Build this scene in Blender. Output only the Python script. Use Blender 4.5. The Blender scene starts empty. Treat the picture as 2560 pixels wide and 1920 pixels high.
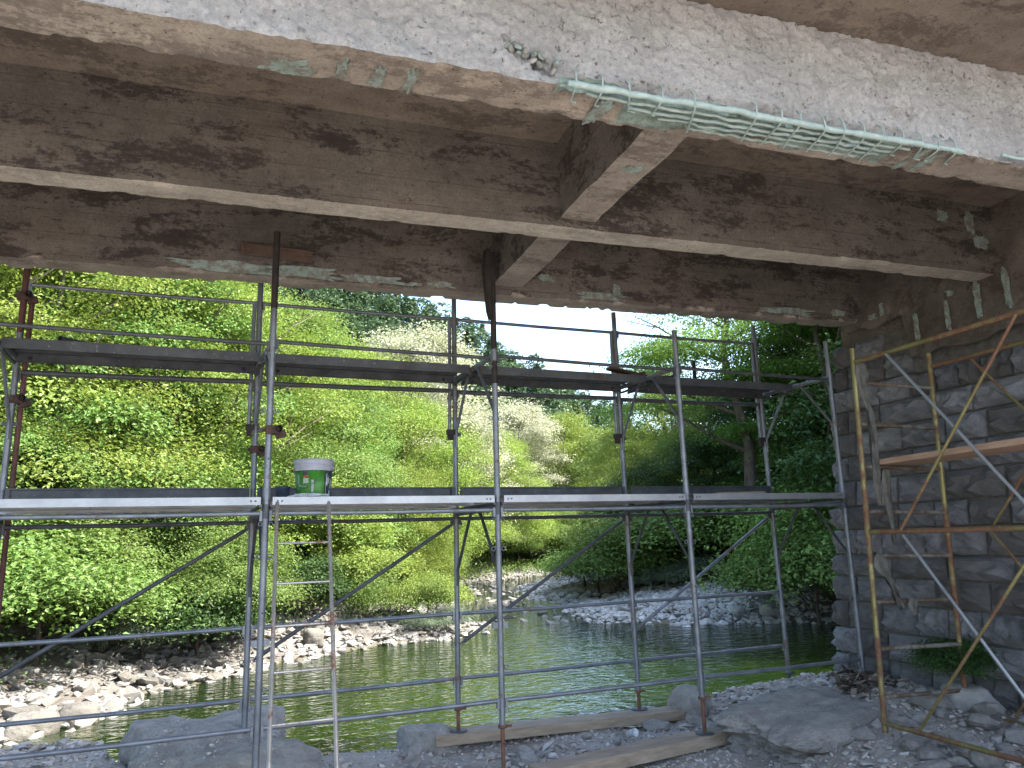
import bpy, bmesh, math, random
import numpy as np
from mathutils import Vector, Matrix, Euler
R = math.radians
S = bpy.context.scene
COL = S.collection
rng = np.random.default_rng(7)
random.seed(7)

# ------------------------------------------------------------------ camera, world, sun, exposure
YAW, PITCH, ROLL = .393, .199, -.031
fw = Vector((math.sin(YAW)*math.cos(PITCH), math.cos(YAW)*math.cos(PITCH), math.sin(PITCH)))
rt = Vector((math.cos(YAW), -math.sin(YAW), 0)); up = rt.cross(fw)
r2 = rt*math.cos(ROLL)+up*math.sin(ROLL); u2 = -rt*math.sin(ROLL)+up*math.cos(ROLL)
cam = bpy.data.cameras.new('camera'); cam.lens = 27.03; cam.sensor_width = 36; cam.clip_start = .05; cam.clip_end = 3000
co = bpy.data.objects.new('camera', cam); COL.objects.link(co)
M = Matrix.Identity(4)
for i in range(3):
    M[i][0] = r2[i]; M[i][1] = u2[i]; M[i][2] = -fw[i]
co.matrix_world = M
S.camera = co
SUN_EL = R(50); SUN_DIR = Vector((.84, -.54, 0)).normalized()      # horizontal direction towards the sun
sd = Vector((SUN_DIR.x*math.cos(SUN_EL), SUN_DIR.y*math.cos(SUN_EL), math.sin(SUN_EL)))
w = bpy.data.worlds.new('World'); S.world = w; w.use_nodes = True
nt = w.node_tree
sky = nt.nodes.new('ShaderNodeTexSky'); sky.sky_type = 'NISHITA'; sky.sun_disc = False
sky.sun_elevation = SUN_EL; sky.sun_rotation = math.atan2(sd.x, sd.y); sky.dust_density = 2.0; sky.air_density = 1.0
bg = nt.nodes['Background']; bg.inputs[1].default_value = .15
nt.links.new(sky.outputs[0], bg.inputs[0])
sl = bpy.data.lights.new('sun', 'SUN'); sl.energy = 3.7; sl.angle = R(.53); sl.color = (1, .95, .86)
so = bpy.data.objects.new('sun', sl); COL.objects.link(so); so.location = (30, -15, 40)
so.rotation_euler = sd.to_track_quat('Z', 'Y').to_euler()
S.view_settings.view_transform = 'Standard'; S.view_settings.look = 'None'; S.view_settings.gamma = 1
S.view_settings.use_curve_mapping = False
S.view_settings.exposure = 2.3
S.cycles.max_bounces = 8; S.cycles.diffuse_bounces = 4; S.cycles.transmission_bounces = 4; S.cycles.transparent_max_bounces = 6

# ------------------------------------------------------------------ noise in numpy
def _h(ix, iy, iz, s):
    n = (ix.astype(np.int64)*374761393+iy.astype(np.int64)*668265263+iz.astype(np.int64)*2147483647+s*1274126177) & 0xffffffff
    n = ((n ^ (n >> 13))*1274126177) & 0xffffffff
    n = (n ^ (n >> 16)) & 0xffffffff
    n = ((n*2246822519) & 0xffffffff); n = n ^ (n >> 15)
    return (n & 0xffff)/65535.0
def vn(x, y, z=0, s=0):
    x, y, z = np.broadcast_arrays(np.asarray(x, float), np.asarray(y, float), np.asarray(z, float))
    ix, iy, iz = np.floor(x), np.floor(y), np.floor(z)
    fx, fy, fz = x-ix, y-iy, z-iz
    fx, fy, fz = [t*t*(3-2*t) for t in (fx, fy, fz)]
    o = 0
    for a in (0, 1):
        for b in (0, 1):
            for c in (0, 1):
                o = o+_h(ix+a, iy+b, iz+c, s)*(fx if a else 1-fx)*(fy if b else 1-fy)*(fz if c else 1-fz)
    return o*2-1
def fbm(x, y, z=0, s=0, oct=4):
    o, a = 0, 1
    for i in range(oct):
        o = o+a*vn(np.asarray(x)*2**i, np.asarray(y)*2**i, np.asarray(z)*2**i, s+i*17); a *= .5
    return o

# ------------------------------------------------------------------ mesh helpers
OFF = {}
def tag(o, label=None, cat=None, group=None, kind=None):
    if label: o['label'] = label
    if cat: o['category'] = cat
    if group: o['group'] = group
    if kind: o['kind'] = kind
    return o
def empty(name, loc, label, cat, group=None, rot=0.0):
    """Empty at a thing's base; loc in the thing's own unrotated frame."""
    o = bpy.data.objects.new(name, None); COL.objects.link(o)
    loc = Vector(loc)
    o.rotation_euler = (0, 0, rot)
    o.location = Matrix.Rotation(rot, 3, 'Z') @ loc
    o.empty_display_size = .2
    OFF[o.name] = loc
    return tag(o, label, cat, group)
class MB:
    def __init__(s): s.v = []; s.f = []; s.sm = []
    def add(s, vs, fs, smooth=False):
        n = len(s.v); s.v += [tuple(map(float, p)) for p in vs]
        for f in fs: s.f.append([i+n for i in f]); s.sm.append(smooth)
        return s
    def box(s, a, b):
        x0, y0, z0 = a; x1, y1, z1 = b
        vs = [(x0, y0, z0), (x1, y0, z0), (x1, y1, z0), (x0, y1, z0), (x0, y0, z1), (x1, y0, z1), (x1, y1, z1), (x0, y1, z1)]
        return s.add(vs, [(0, 3, 2, 1), (4, 5, 6, 7), (0, 1, 5, 4), (1, 2, 6, 5), (2, 3, 7, 6), (3, 0, 4, 7)])
    def obox(s, c, ax, ay, az, h):
        """oriented box: centre, unit axes, half sizes"""
        c = Vector(c); vs = []
        for k in (-1, 1):
            for (i, j) in ((-1, -1), (1, -1), (1, 1), (-1, 1)):
                vs.append(c+Vector(ax)*h[0]*i+Vector(ay)*h[1]*j+Vector(az)*h[2]*k)
        return s.add(vs, [(0, 3, 2, 1), (4, 5, 6, 7), (0, 1, 5, 4), (1, 2, 6, 5), (2, 3, 7, 6), (3, 0, 4, 7)])
    def tube(s, pts, r, n=10, caps=True, hollow=0):
        pts = [Vector(p) for p in pts]; rs = r if isinstance(r, (list, tuple)) else [r]*len(pts)
        rings = []; prev = None
        for i, p in enumerate(pts):
            d = (pts[min(i+1, len(pts)-1)]-pts[max(i-1, 0)]).normalized()
            a = Vector((0, 0, 1)) if abs(d.z) < .9 else Vector((1, 0, 0))
            if prev is not None: a = prev
            x = (a-d*a.dot(d)).normalized(); y = d.cross(x); prev = x
            rings.append([p+(x*math.cos(t)+y*math.sin(t))*rs[i] for t in [2*math.pi*k/n for k in range(n)]])
        vs = [q for rg in rings for q in rg]; fs = []
        for i in range(len(pts)-1):
            for k in range(n): fs.append((i*n+k, i*n+(k+1) % n, (i+1)*n+(k+1) % n, (i+1)*n+k))
        s.add(vs, fs, True)
        if caps:
            s.add(rings[0], [tuple(range(n))[::-1]]); s.add(rings[-1], [tuple(range(n))])
        return s
    def lathe(s, prof, c=(0, 0, 0), n=24):
        vs = []; fs = []; c = Vector(c)
        for (r, z) in prof:
            for k in range(n):
                t = 2*math.pi*k/n; vs.append((c.x+r*math.cos(t), c.y+r*math.sin(t), c.z+z))
        for i in range(len(prof)-1):
            for k in range(n): fs.append((i*n+k, i*n+(k+1) % n, (i+1)*n+(k+1) % n, (i+1)*n+k))
        return s.add(vs, fs, True)
    def build(s, name, mat, parent=None, off=None):
        me = bpy.data.meshes.new(name)
        o0 = Vector(off) if off is not None else (OFF.get(parent.name, Vector()) if parent else Vector())
        me.from_pydata([(p[0]-o0.x, p[1]-o0.y, p[2]-o0.z) for p in s.v], [], s.f)
        me.polygons.foreach_set('use_smooth', s.sm)
        me.materials.append(mat)
        ob = bpy.data.objects.new(name, me); COL.objects.link(ob)
        if parent: ob.parent = parent; OFF[ob.name] = o0
        return ob
def fastmesh(name, V, F, mat, smooth=False):
    """V (n,3) array, F (m,k) array of equal sided faces"""
    me = bpy.data.meshes.new(name); V = np.ascontiguousarray(V, np.float32); F = np.ascontiguousarray(F, np.int32)
    me.vertices.add(len(V)); me.vertices.foreach_set('co', V.ravel())
    k = F.shape[1]; me.loops.add(F.size); me.loops.foreach_set('vertex_index', F.ravel())
    me.polygons.add(len(F)); me.polygons.foreach_set('loop_start', np.arange(len(F), dtype=np.int32)*k)
    me.polygons.foreach_set('loop_total', np.full(len(F), k, np.int32))
    me.polygons.foreach_set('use_smooth', np.full(len(F), smooth))
    me.update(calc_edges=True); me.materials.append(mat)
    return me
def link(me, name, parent=None):
    o = bpy.data.objects.new(name, me); COL.objects.link(o)
    if parent: o.parent = parent
    return o
def grid_mesh(name, P, mat, smooth=True):
    """P (a,b,3) array"""
    a, b = P.shape[:2]; i = np.arange(a*b).reshape(a, b)
    F = np.stack([i[:-1, :-1], i[1:, :-1], i[1:, 1:], i[:-1, 1:]], -1).reshape(-1, 4)
    return fastmesh(name, P.reshape(-1, 3), F, mat, smooth)

# ------------------------------------------------------------------ materials
def mat(name):
    m = bpy.data.materials.new(name); m.use_nodes = True; nt = m.node_tree
    return m, nt, nt.nodes['Principled BSDF']
def N(nt, t, **kw):
    n = nt.nodes.new('ShaderNode'+t)
    for k, v in kw.items():
        if hasattr(n, k): setattr(n, k, v)
        else: n.inputs[k.replace('_', ' ')].default_value = v
    return n
def coords(nt, kind='Object', scale=(1, 1, 1), loc=(0, 0, 0)):
    tc = N(nt, 'TexCoord'); mp = N(nt, 'Mapping'); mp.inputs['Scale'].default_value = scale; mp.inputs['Location'].default_value = loc
    nt.links.new(tc.outputs[kind], mp.inputs['Vector']); return mp.outputs[0]
def noise(nt, vec, scale, detail=6, rough=.6, dist=0):
    n = N(nt, 'TexNoise'); n.inputs['Scale'].default_value = scale; n.inputs['Detail'].default_value = detail
    n.inputs['Roughness'].default_value = rough; n.inputs['Distortion'].default_value = dist
    nt.links.new(vec, n.inputs['Vector']); return n.outputs['Fac']
def ramp(nt, fac, stops, interp='LINEAR'):
    n = N(nt, 'ValToRGB'); e = n.color_ramp.elements; n.color_ramp.interpolation = interp
    while len(e) < len(stops): e.new(.5)
    for i, (p, c) in enumerate(stops):
        e[i].position = p; e[i].color = (c[0], c[1], c[2], 1) if hasattr(c, '__len__') else (c, c, c, 1)
    nt.links.new(fac, n.inputs[0]); return n.outputs[0]
def mix(nt, fac, a, b, mode='MIX'):
    n = N(nt, 'MixRGB', blend_type=mode)
    for i, v in ((0, fac), (1, a), (2, b)):
        if isinstance(v, (int, float)): n.inputs[i].default_value = v
        elif isinstance(v, tuple): n.inputs[i].default_value = (*v, 1) if len(v) == 3 else v
        else: nt.links.new(v, n.inputs[i])
    return n.outputs[0]
def math_(nt, op, a, b=0.0, clamp=False):
    n = N(nt, 'Math', operation=op); n.use_clamp = clamp
    for i, v in ((0, a), (1, b)):
        if isinstance(v, (int, float)): n.inputs[i].default_value = v
        else: nt.links.new(v, n.inputs[i])
    return n.outputs[0]
def bump(nt, b, h, strength, dist):
    n = N(nt, 'Bump'); n.inputs['Strength'].default_value = strength; n.inputs['Distance'].default_value = dist
    nt.links.new(h, n.inputs['Height']); nt.links.new(n.outputs[0], b.inputs['Normal'])
def setc(nt, b, c, rough=.8, metal=0):
    if isinstance(c, tuple): b.inputs['Base Color'].default_value = (*c, 1)
    else: nt.links.new(c, b.inputs['Base Color'])
    if isinstance(rough, (int, float)): b.inputs['Roughness'].default_value = rough
    else: nt.links.new(rough, b.inputs['Roughness'])
    b.inputs['Metallic'].default_value = metal

def concrete(name, lo, hi, stain=(.07, .05, .04), stain_amt=.5, board=True, pit=.5):
    m, nt, b = mat(name); v = coords(nt)
    base = ramp(nt, noise(nt, coords(nt, scale=(.5, 1, 1)), 1.6, 8, .62), [(.3, lo), (.7, hi)])
    mott = ramp(nt, noise(nt, v, 9, 8, .7), [(.35, .78), (.65, 1.08)])
    c = mix(nt, 1, base, mott, 'MULTIPLY')
    # blackish mould blotches, stretched along the girder
    n1 = noise(nt, coords(nt, scale=(.7, 1.6, 1.9), loc=(3.1, 0, .4)), 2.3, 12, .74, .3)
    n2 = noise(nt, coords(nt, scale=(1, 1, 1.6), loc=(1, 2, 3)), 21, 8, .75)
    k = ramp(nt, math_(nt, 'ADD', math_(nt, 'MULTIPLY', n1, .72), math_(nt, 'MULTIPLY', n2, .30)), [(.525, 0), (.55, .75), (.60, 1)])
    gr = ramp(nt, noise(nt, coords(nt, scale=(.6, 3, 26)), 3, 5, .7), [(.3, .86), (.7, 1.08)])
    sp = ramp(nt, noise(nt, coords(nt, loc=(2, 7, 1)), 60, 4, .75), [(.3, .72), (.5, 1), (.72, 1.18)])
    c = mix(nt, 1, mix(nt, 1, c, gr, 'MULTIPLY'), sp, 'MULTIPLY')
    c = mix(nt, math_(nt, 'MULTIPLY', k, stain_amt), c, stain)
    # rusty brown tint areas
    n3 = ramp(nt, noise(nt, coords(nt, loc=(7, 1, 2)), .9, 5, .6), [(.5, 0), (.72, 1)])
    c = mix(nt, math_(nt, 'MULTIPLY', n3, .22), c, (.16, .10, .07))
    pits = ramp(nt, noise(nt, coords(nt, loc=(5, 5, 5)), 38, 3, .5), [(.27, 0), (.33, 1)])
    c = mix(nt, 1, c, mix(nt, math_(nt, 'SUBTRACT', 1, pits), (1, 1, 1), (.35, .3, .28)), 'MULTIPLY')
    setc(nt, b, c, .92)
    h = math_(nt, 'ADD', math_(nt, 'MULTIPLY', noise(nt, v, 30, 10, .8), .7), math_(nt, 'MULTIPLY', pits, pit*.4))
    if board:
        sx = N(nt, 'SeparateXYZ'); nt.links.new(coords(nt), sx.inputs[0])
        wob = math_(nt, 'MULTIPLY', noise(nt, v, 1.3, 3), .012)
        zz = math_(nt, 'FRACT', math_(nt, 'DIVIDE', math_(nt, 'ADD', sx.outputs[2], wob), .172))
        ln = math_(nt, 'LESS_THAN', zz, .035)
        h = math_(nt, 'SUBTRACT', h, math_(nt, 'MULTIPLY', ln, .6))
        brk = ramp(nt, noise(nt, coords(nt, scale=(2, 1, 6)), 2, 3), [(.42, 0), (.55, 1)])
        c2 = mix(nt, math_(nt, 'MULTIPLY', math_(nt, 'MULTIPLY', ln, brk), .65), c, (.05, .035, .03))
        nt.links.new(c2, b.inputs['Base Color'])
    bump(nt, b, h, .9, .016)
    return m
M_conc = concrete('weathered_shaded_concrete', (.092, .079, .067), (.19, .166, .142), stain=(.026, .019, .017), stain_amt=.88)  # upright faces: shade put into a darker base tone, mould on top
M_soff = concrete('bounce_lit_concrete', (.39, .35, .29), (.54, .49, .42), stain_amt=.3, board=False)  # same concrete, ground bounce from below put into a lighter base
M_soff2 = concrete('stained_bounce_lit_concrete', (.25, .212, .178), (.41, .36, .305), stain=(.08, .06, .05), stain_amt=.6, board=False)  # stained undersides, base also lightened for the bounce from below
M_slab = concrete('slab_concrete', (.14, .112, .09), (.24, .198, .16), stain=(.04, .03, .025), stain_amt=.6, board=False)
M_end = concrete('abutment_concrete', (.085, .07, .06), (.19, .162, .137), stain_amt=.9, board=False)

def chisel():
    m, nt, b = mat('chiselled_concrete'); v = coords(nt)
    base = ramp(nt, noise(nt, v, 2.2, 6, .6), [(.3, (.47, .46, .455)), (.7, (.66, .655, .65))])
    vo = N(nt, 'TexVoronoi'); vo.inputs['Scale'].default_value = 20; nt.links.new(v, vo.inputs['Vector'])
    peb = ramp(nt, vo.outputs['Distance'], [(.10, 1), (.28, 0)])
    sel = ramp(nt, noise(nt, v, 7, 3), [(.50, 0), (.58, 1)])
    pc = mix(nt, math_(nt, 'MULTIPLY', math_(nt, 'MULTIPLY', peb, sel), .75), base, (.26, .26, .27))
    br = ramp(nt, noise(nt, coords(nt, loc=(4, 4, 1)), 2.4, 8, .7), [(.56, 0), (.66, 1)])
    c = mix(nt, math_(nt, 'MULTIPLY', br, .4), pc, (.24, .19, .15))
    dk = ramp(nt, noise(nt, v, 30, 3, .6), [(.30, 1), (.38, 0)])
    c = mix(nt, math_(nt, 'MULTIPLY', dk, .8), c, (.12, .10, .09))
    c = mix(nt, 1, c, ramp(nt, noise(nt, v, 48, 8, .8), [(.3, .68), (.55, 1.02), (.7, 1.12)]), 'MULTIPLY')
    setc(nt, b, c, .95)
    h = math_(nt, 'ADD', math_(nt, 'MULTIPLY', noise(nt, v, 26, 9, .78, .6), 1.0), math_(nt, 'MULTIPLY', peb, .3))
    bump(nt, b, h, 1.0, .045)
    return m
M_chis = chisel()

M_cav = None
def simple(name, c1, c2, scale=8, rough=.7, metal=0, bstr=.3, bd=.003, stretch=(1, 1, 1), spec=None):
    m, nt, b = mat(name); v = coords(nt, scale=stretch)
    c = ramp(nt, noise(nt, v, scale, 7, .65), [(.32, c1), (.68, c2)])
    rg = ramp(nt, noise(nt, v, scale*2.1, 4), [(.3, max(rough-.12, .05)), (.7, min(rough+.12, 1))])
    setc(nt, b, c, rg, metal); bump(nt, b, noise(nt, v, scale*5, 5, .7), bstr, bd)
    if spec is not None: b.inputs['Specular IOR Level'].default_value = spec
    return m
def metal_mix(name, a1, a2, rust, amt, rough=.5, metal=.6, sc=6):
    m, nt, b = mat(name); v = coords(nt)
    c = ramp(nt, noise(nt, v, sc, 7, .65), [(.3, a1), (.7, a2)])
    k = ramp(nt, noise(nt, coords(nt, loc=(9, 2, 1)), sc*.55, 8, .72), [(.62-amt*.35, 0), (.70-amt*.35, 1)])
    c = mix(nt, k, c, ramp(nt, noise(nt, v, 30, 4), [(.3, rust[0]), (.7, rust[1])]))
    sp = ramp(nt, noise(nt, coords(nt, loc=(1, 9, 4)), 55, 3), [(.66, 0), (.72, 1)])
    c = mix(nt, math_(nt, 'MULTIPLY', sp, .6), c, (.42, .42, .40))
    setc(nt, b, c, ramp(nt, k, [(0, rough), (1, .88)]))
    nt.links.new(ramp(nt, k, [(0, metal), (1, 0)]), b.inputs['Metallic'])
    bump(nt, b, noise(nt, v, 60, 5, .7), .35, .002)
    return m
RUST = ((.055, .025, .018), (.125, .058, .036))
M_galv = metal_mix('galvanised_steel', (.115, .128, .15), (.235, .255, .285), ((.10, .07, .05), (.2, .15, .11)), .12, .48, .5)
M_galv2 = metal_mix('dull_steel', (.045, .05, .058), (.105, .112, .122), ((.05, .035, .026), (.09, .065, .05)), .1, .6, .4)
M_deck = metal_mix('deck_steel', (.25, .265, .29), (.39, .41, .435), ((.14, .11, .09), (.25, .2, .16)), -.1, .42, .6, 4)
M_rustd = simple('dark_rusty_clamp', (.030, .018, .014), (.078, .042, .031), 14, .85, .0, .6, .004)
M_rust = simple('rusty_steel', (.09, .04, .025), (.19, .09, .055), 14, .85, .0, .6, .004)
M_darkpipe = simple('dark_rusty_pipe', (.013, .0105, .010), (.038, .028, .025), 9, .8, .1, .4, .003)
M_redpipe = simple('reddish_painted_pipe', (.06, .022, .02), (.12, .05, .042), 8, .75, 0, .4, .003)
M_yel = metal_mix('yellow_passivated_steel', (.155, .135, .05), (.29, .26, .115), ((.11, .055, .03), (.19, .095, .055)), .45, .42, .5, 3.2)
M_rung = metal_mix('cement_splashed_steel', (.12, .115, .10), (.24, .23, .2), ((.07, .045, .03), (.13, .09, .06)), .5, .8, .1, 9)
M_wood = simple('sawn_timber', (.20, .15, .105), (.36, .29, .22), 3, .85, 0, .5, .006, (1.2, 9, 9))
M_wood2 = simple('fresh_board', (.27, .175, .12), (.40, .275, .2), 3, .8, 0, .4, .004, (9, 1.2, 9))
M_woodred = simple('brown_board', (.05, .032, .024), (.115, .07, .05), 4, .85, 0, .5, .004, (1.4, 9, 9))
M_mint = simple('pale_green_coating', (.22, .30, .28), (.37, .45, .43), 16, .7, 0, .8, .006)
def worn_mint():
    m, nt, b = mat('worn_green_coating'); v = coords(nt)
    c = ramp(nt, noise(nt, v, 10, 6, .7), [(.3, (.19, .265, .24)), (.7, (.32, .40, .37))])
    k = ramp(nt, noise(nt, coords(nt, loc=(3, 3, 8)), 16, 9, .78), [(.44, 1), (.54, 0)])
    c = mix(nt, math_(nt, 'MULTIPLY', k, .9), c, (.17, .145, .12))
    setc(nt, b, c, .85); bump(nt, b, noise(nt, v, 40, 8, .8), 1, .012); return m
M_worn = worn_mint()
M_cav = simple('coated_cavity', (.10, .12, .10), (.40, .53, .47), 9, .85, 0, 1.0, .03)
M_ladder = metal_mix('worn_ladder_steel', (.30, .285, .26), (.52, .50, .47), ((.12, .06, .035), (.22, .12, .08)), .3, .38, .6, 7)

def stone_mat(name, c, lichen=True, var=.5):
    m, nt, b = mat(name); v = coords(nt); oi = N(nt, 'ObjectInfo')
    add = N(nt, 'VectorMath', operation='ADD'); nt.links.new(v, add.inputs[0])
    sc = N(nt, 'VectorMath', operation='SCALE'); sc.inputs[0].default_value = (37, 19, 53); nt.links.new(oi.outputs['Random'], sc.inputs['Scale'])
    nt.links.new(sc.outputs[0], add.inputs[1]); vv = add.outputs[0]
    base = ramp(nt, noise(nt, vv, 2.2, 8, .68), [(.28, tuple(x*.6 for x in c)), (.5, c), (.75, tuple(min(x*1.45, .8) for x in c))])
    br = math_(nt, 'ADD', math_(nt, 'MULTIPLY', oi.outputs['Random'], var), 1-var/2)
    cc = mix(nt, 1, base, br, 'MULTIPLY')
    if lichen:
        k = ramp(nt, noise(nt, vv, 11, 9, .75), [(.60, 0), (.64, 1)])
        cc = mix(nt, math_(nt, 'MULTIPLY', k, .6), cc, (.46, .46, .44))
        cc = mix(nt, math_(nt, 'MULTIPLY', math_(nt, 'LESS_THAN', oi.outputs['Random'], .3), .35), cc, (.17, .145, .125))
        k2 = ramp(nt, noise(nt, vv, 3.1, 4, .6, .5), [(.58, 0), (.68, 1)])
        cc = mix(nt, math_(nt, 'MULTIPLY', k2, .4), cc, (.07, .075, .045))
    setc(nt, b, cc, .85); bump(nt, b, noise(nt, vv, 16, 12, .8), 1.0, .035)
    return m
M_ash = stone_mat('dark_ashlar_stone', (.232, .236, .250), var=.8)
M_mort = simple('lime_mortar', (.075, .07, .063), (.16, .15, .135), 18, .95, 0, .8, .01)

def isl_mat(name, stops, rough=.85, bs=.6, bscale=18, bd=.012, grime=.3):
    m, nt, b = mat(name); g = N(nt, 'NewGeometry'); v = coords(nt)
    c = ramp(nt, g.outputs['Random Per Island'], stops)
    c = mix(nt, 1, c, ramp(nt, noise(nt, v, bscale*.5, 6, .65), [(.3, 1-grime), (.7, 1+grime*.4)]), 'MULTIPLY')
    setc(nt, b, c, rough); bump(nt, b, noise(nt, v, bscale, 8, .7), bs, bd)
    return m
M_cob = isl_mat('pale_river_stones', [(0, (.14, .128, .11)), (.25, (.23, .218, .195)), (.5, (.19, .186, .175)), (.75, (.29, .278, .255)), (1, (.20, .17, .14))])
M_rub = isl_mat('grey_rubble', [(0, (.26, .245, .225)), (.3, (.42, .40, .375)), (.6, (.35, .30, .255)), (1, (.57, .545, .515))])
def rock_obj_mat(name, c):
    return stone_mat(name, c, lichen=False, var=.35)
M_rock = rock_obj_mat('pale_stone', (.155, .145, .125))
M_rockp = rock_obj_mat('shade_lifted_stone', (.42, .41, .39))  # right-bar copy of the stone, colour lightened to stand in for skylight
M_cobp = isl_mat('shade_lifted_river_stones', [(0, (.28, .27, .25)), (.25, (.45, .44, .42)), (.5, (.37, .365, .355)), (.75, (.55, .54, .52)), (1, (.38, .33, .28))])  # right-bar copy of the shore stones, lightened to offset the shade there
M_rockg = rock_obj_mat('grey_stone', (.38, .36, .335))
M_boul = simple('dusty_boulder', (.28, .26, .235), (.53, .50, .46), 7, .92, 0, 1.0, .06)

def ground_mat():
    m, nt, b = mat('ground'); v = coords(nt, 'Object')
    sx = N(nt, 'SeparateXYZ'); nt.links.new(v, sx.inputs[0])
    dust = ramp(nt, noise(nt, v, 1.1, 8, .68), [(.3, (.30, .265, .23)), (.6, (.44, .405, .365)), (.8, (.50, .465, .425))])
    dust = mix(nt, .6, dust, ramp(nt, noise(nt, v, 26, 6, .75), [(.3, (.22, .20, .175)), (.7, (.53, .49, .445))]))
    so_ = ramp(nt, noise(nt, coords(nt, loc=(2, 3, 1)), .9, 6, .7), [(.48, 0), (.60, 1)])
    dust = mix(nt, math_(nt, 'MULTIPLY', so_, .6), dust, (.20, .15, .11))
    sy = ramp(nt, math_(nt, 'MULTIPLY', sx.outputs[1], .1), [(.9, 1), (1.0, .42)])
    dust = mix(nt, 1, dust, sy, 'MULTIPLY')
    veg = ramp(nt, noise(nt, v, 2.5, 8, .7), [(.3, (.02, .028, .01)), (.7, (.06, .075, .025))])
    hz = math_(nt, 'ADD', sx.outputs[2], math_(nt, 'MULTIPLY', noise(nt, v, .8, 5), .5))
    k = ramp(nt, math_(nt, 'MULTIPLY', math_(nt, 'ADD', hz, 1.15), .8), [(.02, 0), (.35, 1)])
    c = mix(nt, k, dust, veg)
    bed = ramp(nt, noise(nt, v, 5, 6, .7), [(.3, (.05, .055, .02)), (.7, (.12, .11, .045))])
    wet = ramp(nt, math_(nt, 'ADD', math_(nt, 'MULTIPLY', math_(nt, 'ADD', sx.outputs[2], 2.3), 4), .5), [(.45, 1), (.75, 0)])
    c = mix(nt, wet, c, bed)
    setc(nt, b, c, .95)
    h = math_(nt, 'ADD', noise(nt, v, 9, 10, .75), math_(nt, 'MULTIPLY', noise(nt, v, 45, 5, .7), .35))
    bump(nt, b, h, 1.0, .035)
    return m
M_ground = ground_mat()

def water_mat():
    m, nt, b = mat('river_water')
    v = coords(nt, 'Object', scale=(1, 1, 1)); v2 = coords(nt, 'Object', scale=(.8, 1.25, 1))
    b.inputs['IOR'].default_value = 1.33
    c = ramp(nt, noise(nt, v, .35, 4), [(.3, (.005, .013, .0015)), (.7, (.012, .024, .0035))])
    setc(nt, b, c, .02)
    b.inputs['Specular IOR Level'].default_value = 1.0
    h = math_(nt, 'ADD', math_(nt, 'MULTIPLY', noise(nt, v2, 3.4, 2, .5, .8), 1.0), math_(nt, 'MULTIPLY', noise(nt, v2, 9.0, 2, .5, .6), .34))
    bump(nt, b, h, .7, .05)
    return m
M_water = water_mat()

def leaf_mat(name, stops, trans=.33, tcol=(.30, .42, .06), rough=.5, spec=.25):
    m, nt, b = mat(name); g = N(nt, 'NewGeometry'); oi = N(nt, 'ObjectInfo')
    c = ramp(nt, g.outputs['Random Per Island'], stops)
    v = coords(nt, 'Object')
    pm = ramp(nt, noise(nt, v, .9, 4, .6), [(.3, .72), (.7, 1.25)])
    c = mix(nt, 1, c, pm, 'MULTIPLY')
    hs = N(nt, 'HueSaturation'); nt.links.new(c, hs.inputs['Color'])
    nt.links.new(math_(nt, 'ADD', math_(nt, 'MULTIPLY', oi.outputs['Random'], .03), .485), hs.inputs['Hue'])
    nt.links.new(math_(nt, 'ADD', math_(nt, 'MULTIPLY', oi.outputs['Random'], .35), .83), hs.inputs['Value'])
    c = hs.outputs[0]
    setc(nt, b, c, rough); b.inputs['Specular IOR Level'].default_value = spec
    t = N(nt, 'BsdfTranslucent'); nt.links.new(mix(nt, .55, c, tcol), t.inputs[0])
    ms = N(nt, 'MixShader'); ms.inputs[0].default_value = trans
    nt.links.new(b.outputs[0], ms.inputs[1]); nt.links.new(t.outputs[0], ms.inputs[2])
    nt.links.new(ms.outputs[0], nt.nodes['Material Output'].inputs[0])
    return m
L_mid = leaf_mat('mid_green_leaves', [(0, (.075, .145, .03)), (.5, (.13, .215, .05)), (1, (.20, .29, .085))], tcol=(.30, .40, .07))
L_yel = leaf_mat('yellow_green_leaves', [(0, (.11, .17, .025)), (.5, (.18, .25, .048)), (1, (.27, .33, .09))], tcol=(.40, .50, .08))
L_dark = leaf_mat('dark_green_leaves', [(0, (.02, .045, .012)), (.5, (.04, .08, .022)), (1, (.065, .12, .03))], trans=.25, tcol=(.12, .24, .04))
L_pale = leaf_mat('silvery_leaves', [(0, (.26, .28, .17)), (.5, (.42, .43, .30)), (1, (.58, .57, .44))], trans=.3, tcol=(.5, .52, .3))
L_grey = leaf_mat('grey_willow_leaves', [(0, (.07, .10, .06)), (1, (.15, .19, .12))], trans=.25, tcol=(.2, .28, .12))
L_fir = leaf_mat('hazed_conifer_needles', [(0, (.025, .05, .03)), (1, (.06, .105, .055))], trans=.12, tcol=(.08, .14, .06))  # blue-green tint stands in for haze on the far ridge
M_bark = simple('bark', (.05, .037, .027), (.13, .10, .075), 9, .95, 0, .9, .02, (1, 1, .3))
M_barkp = simple('pale_bark', (.13, .105, .08), (.25, .21, .17), 9, .95, 0, .9, .02, (1, 1, .3))

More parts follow.
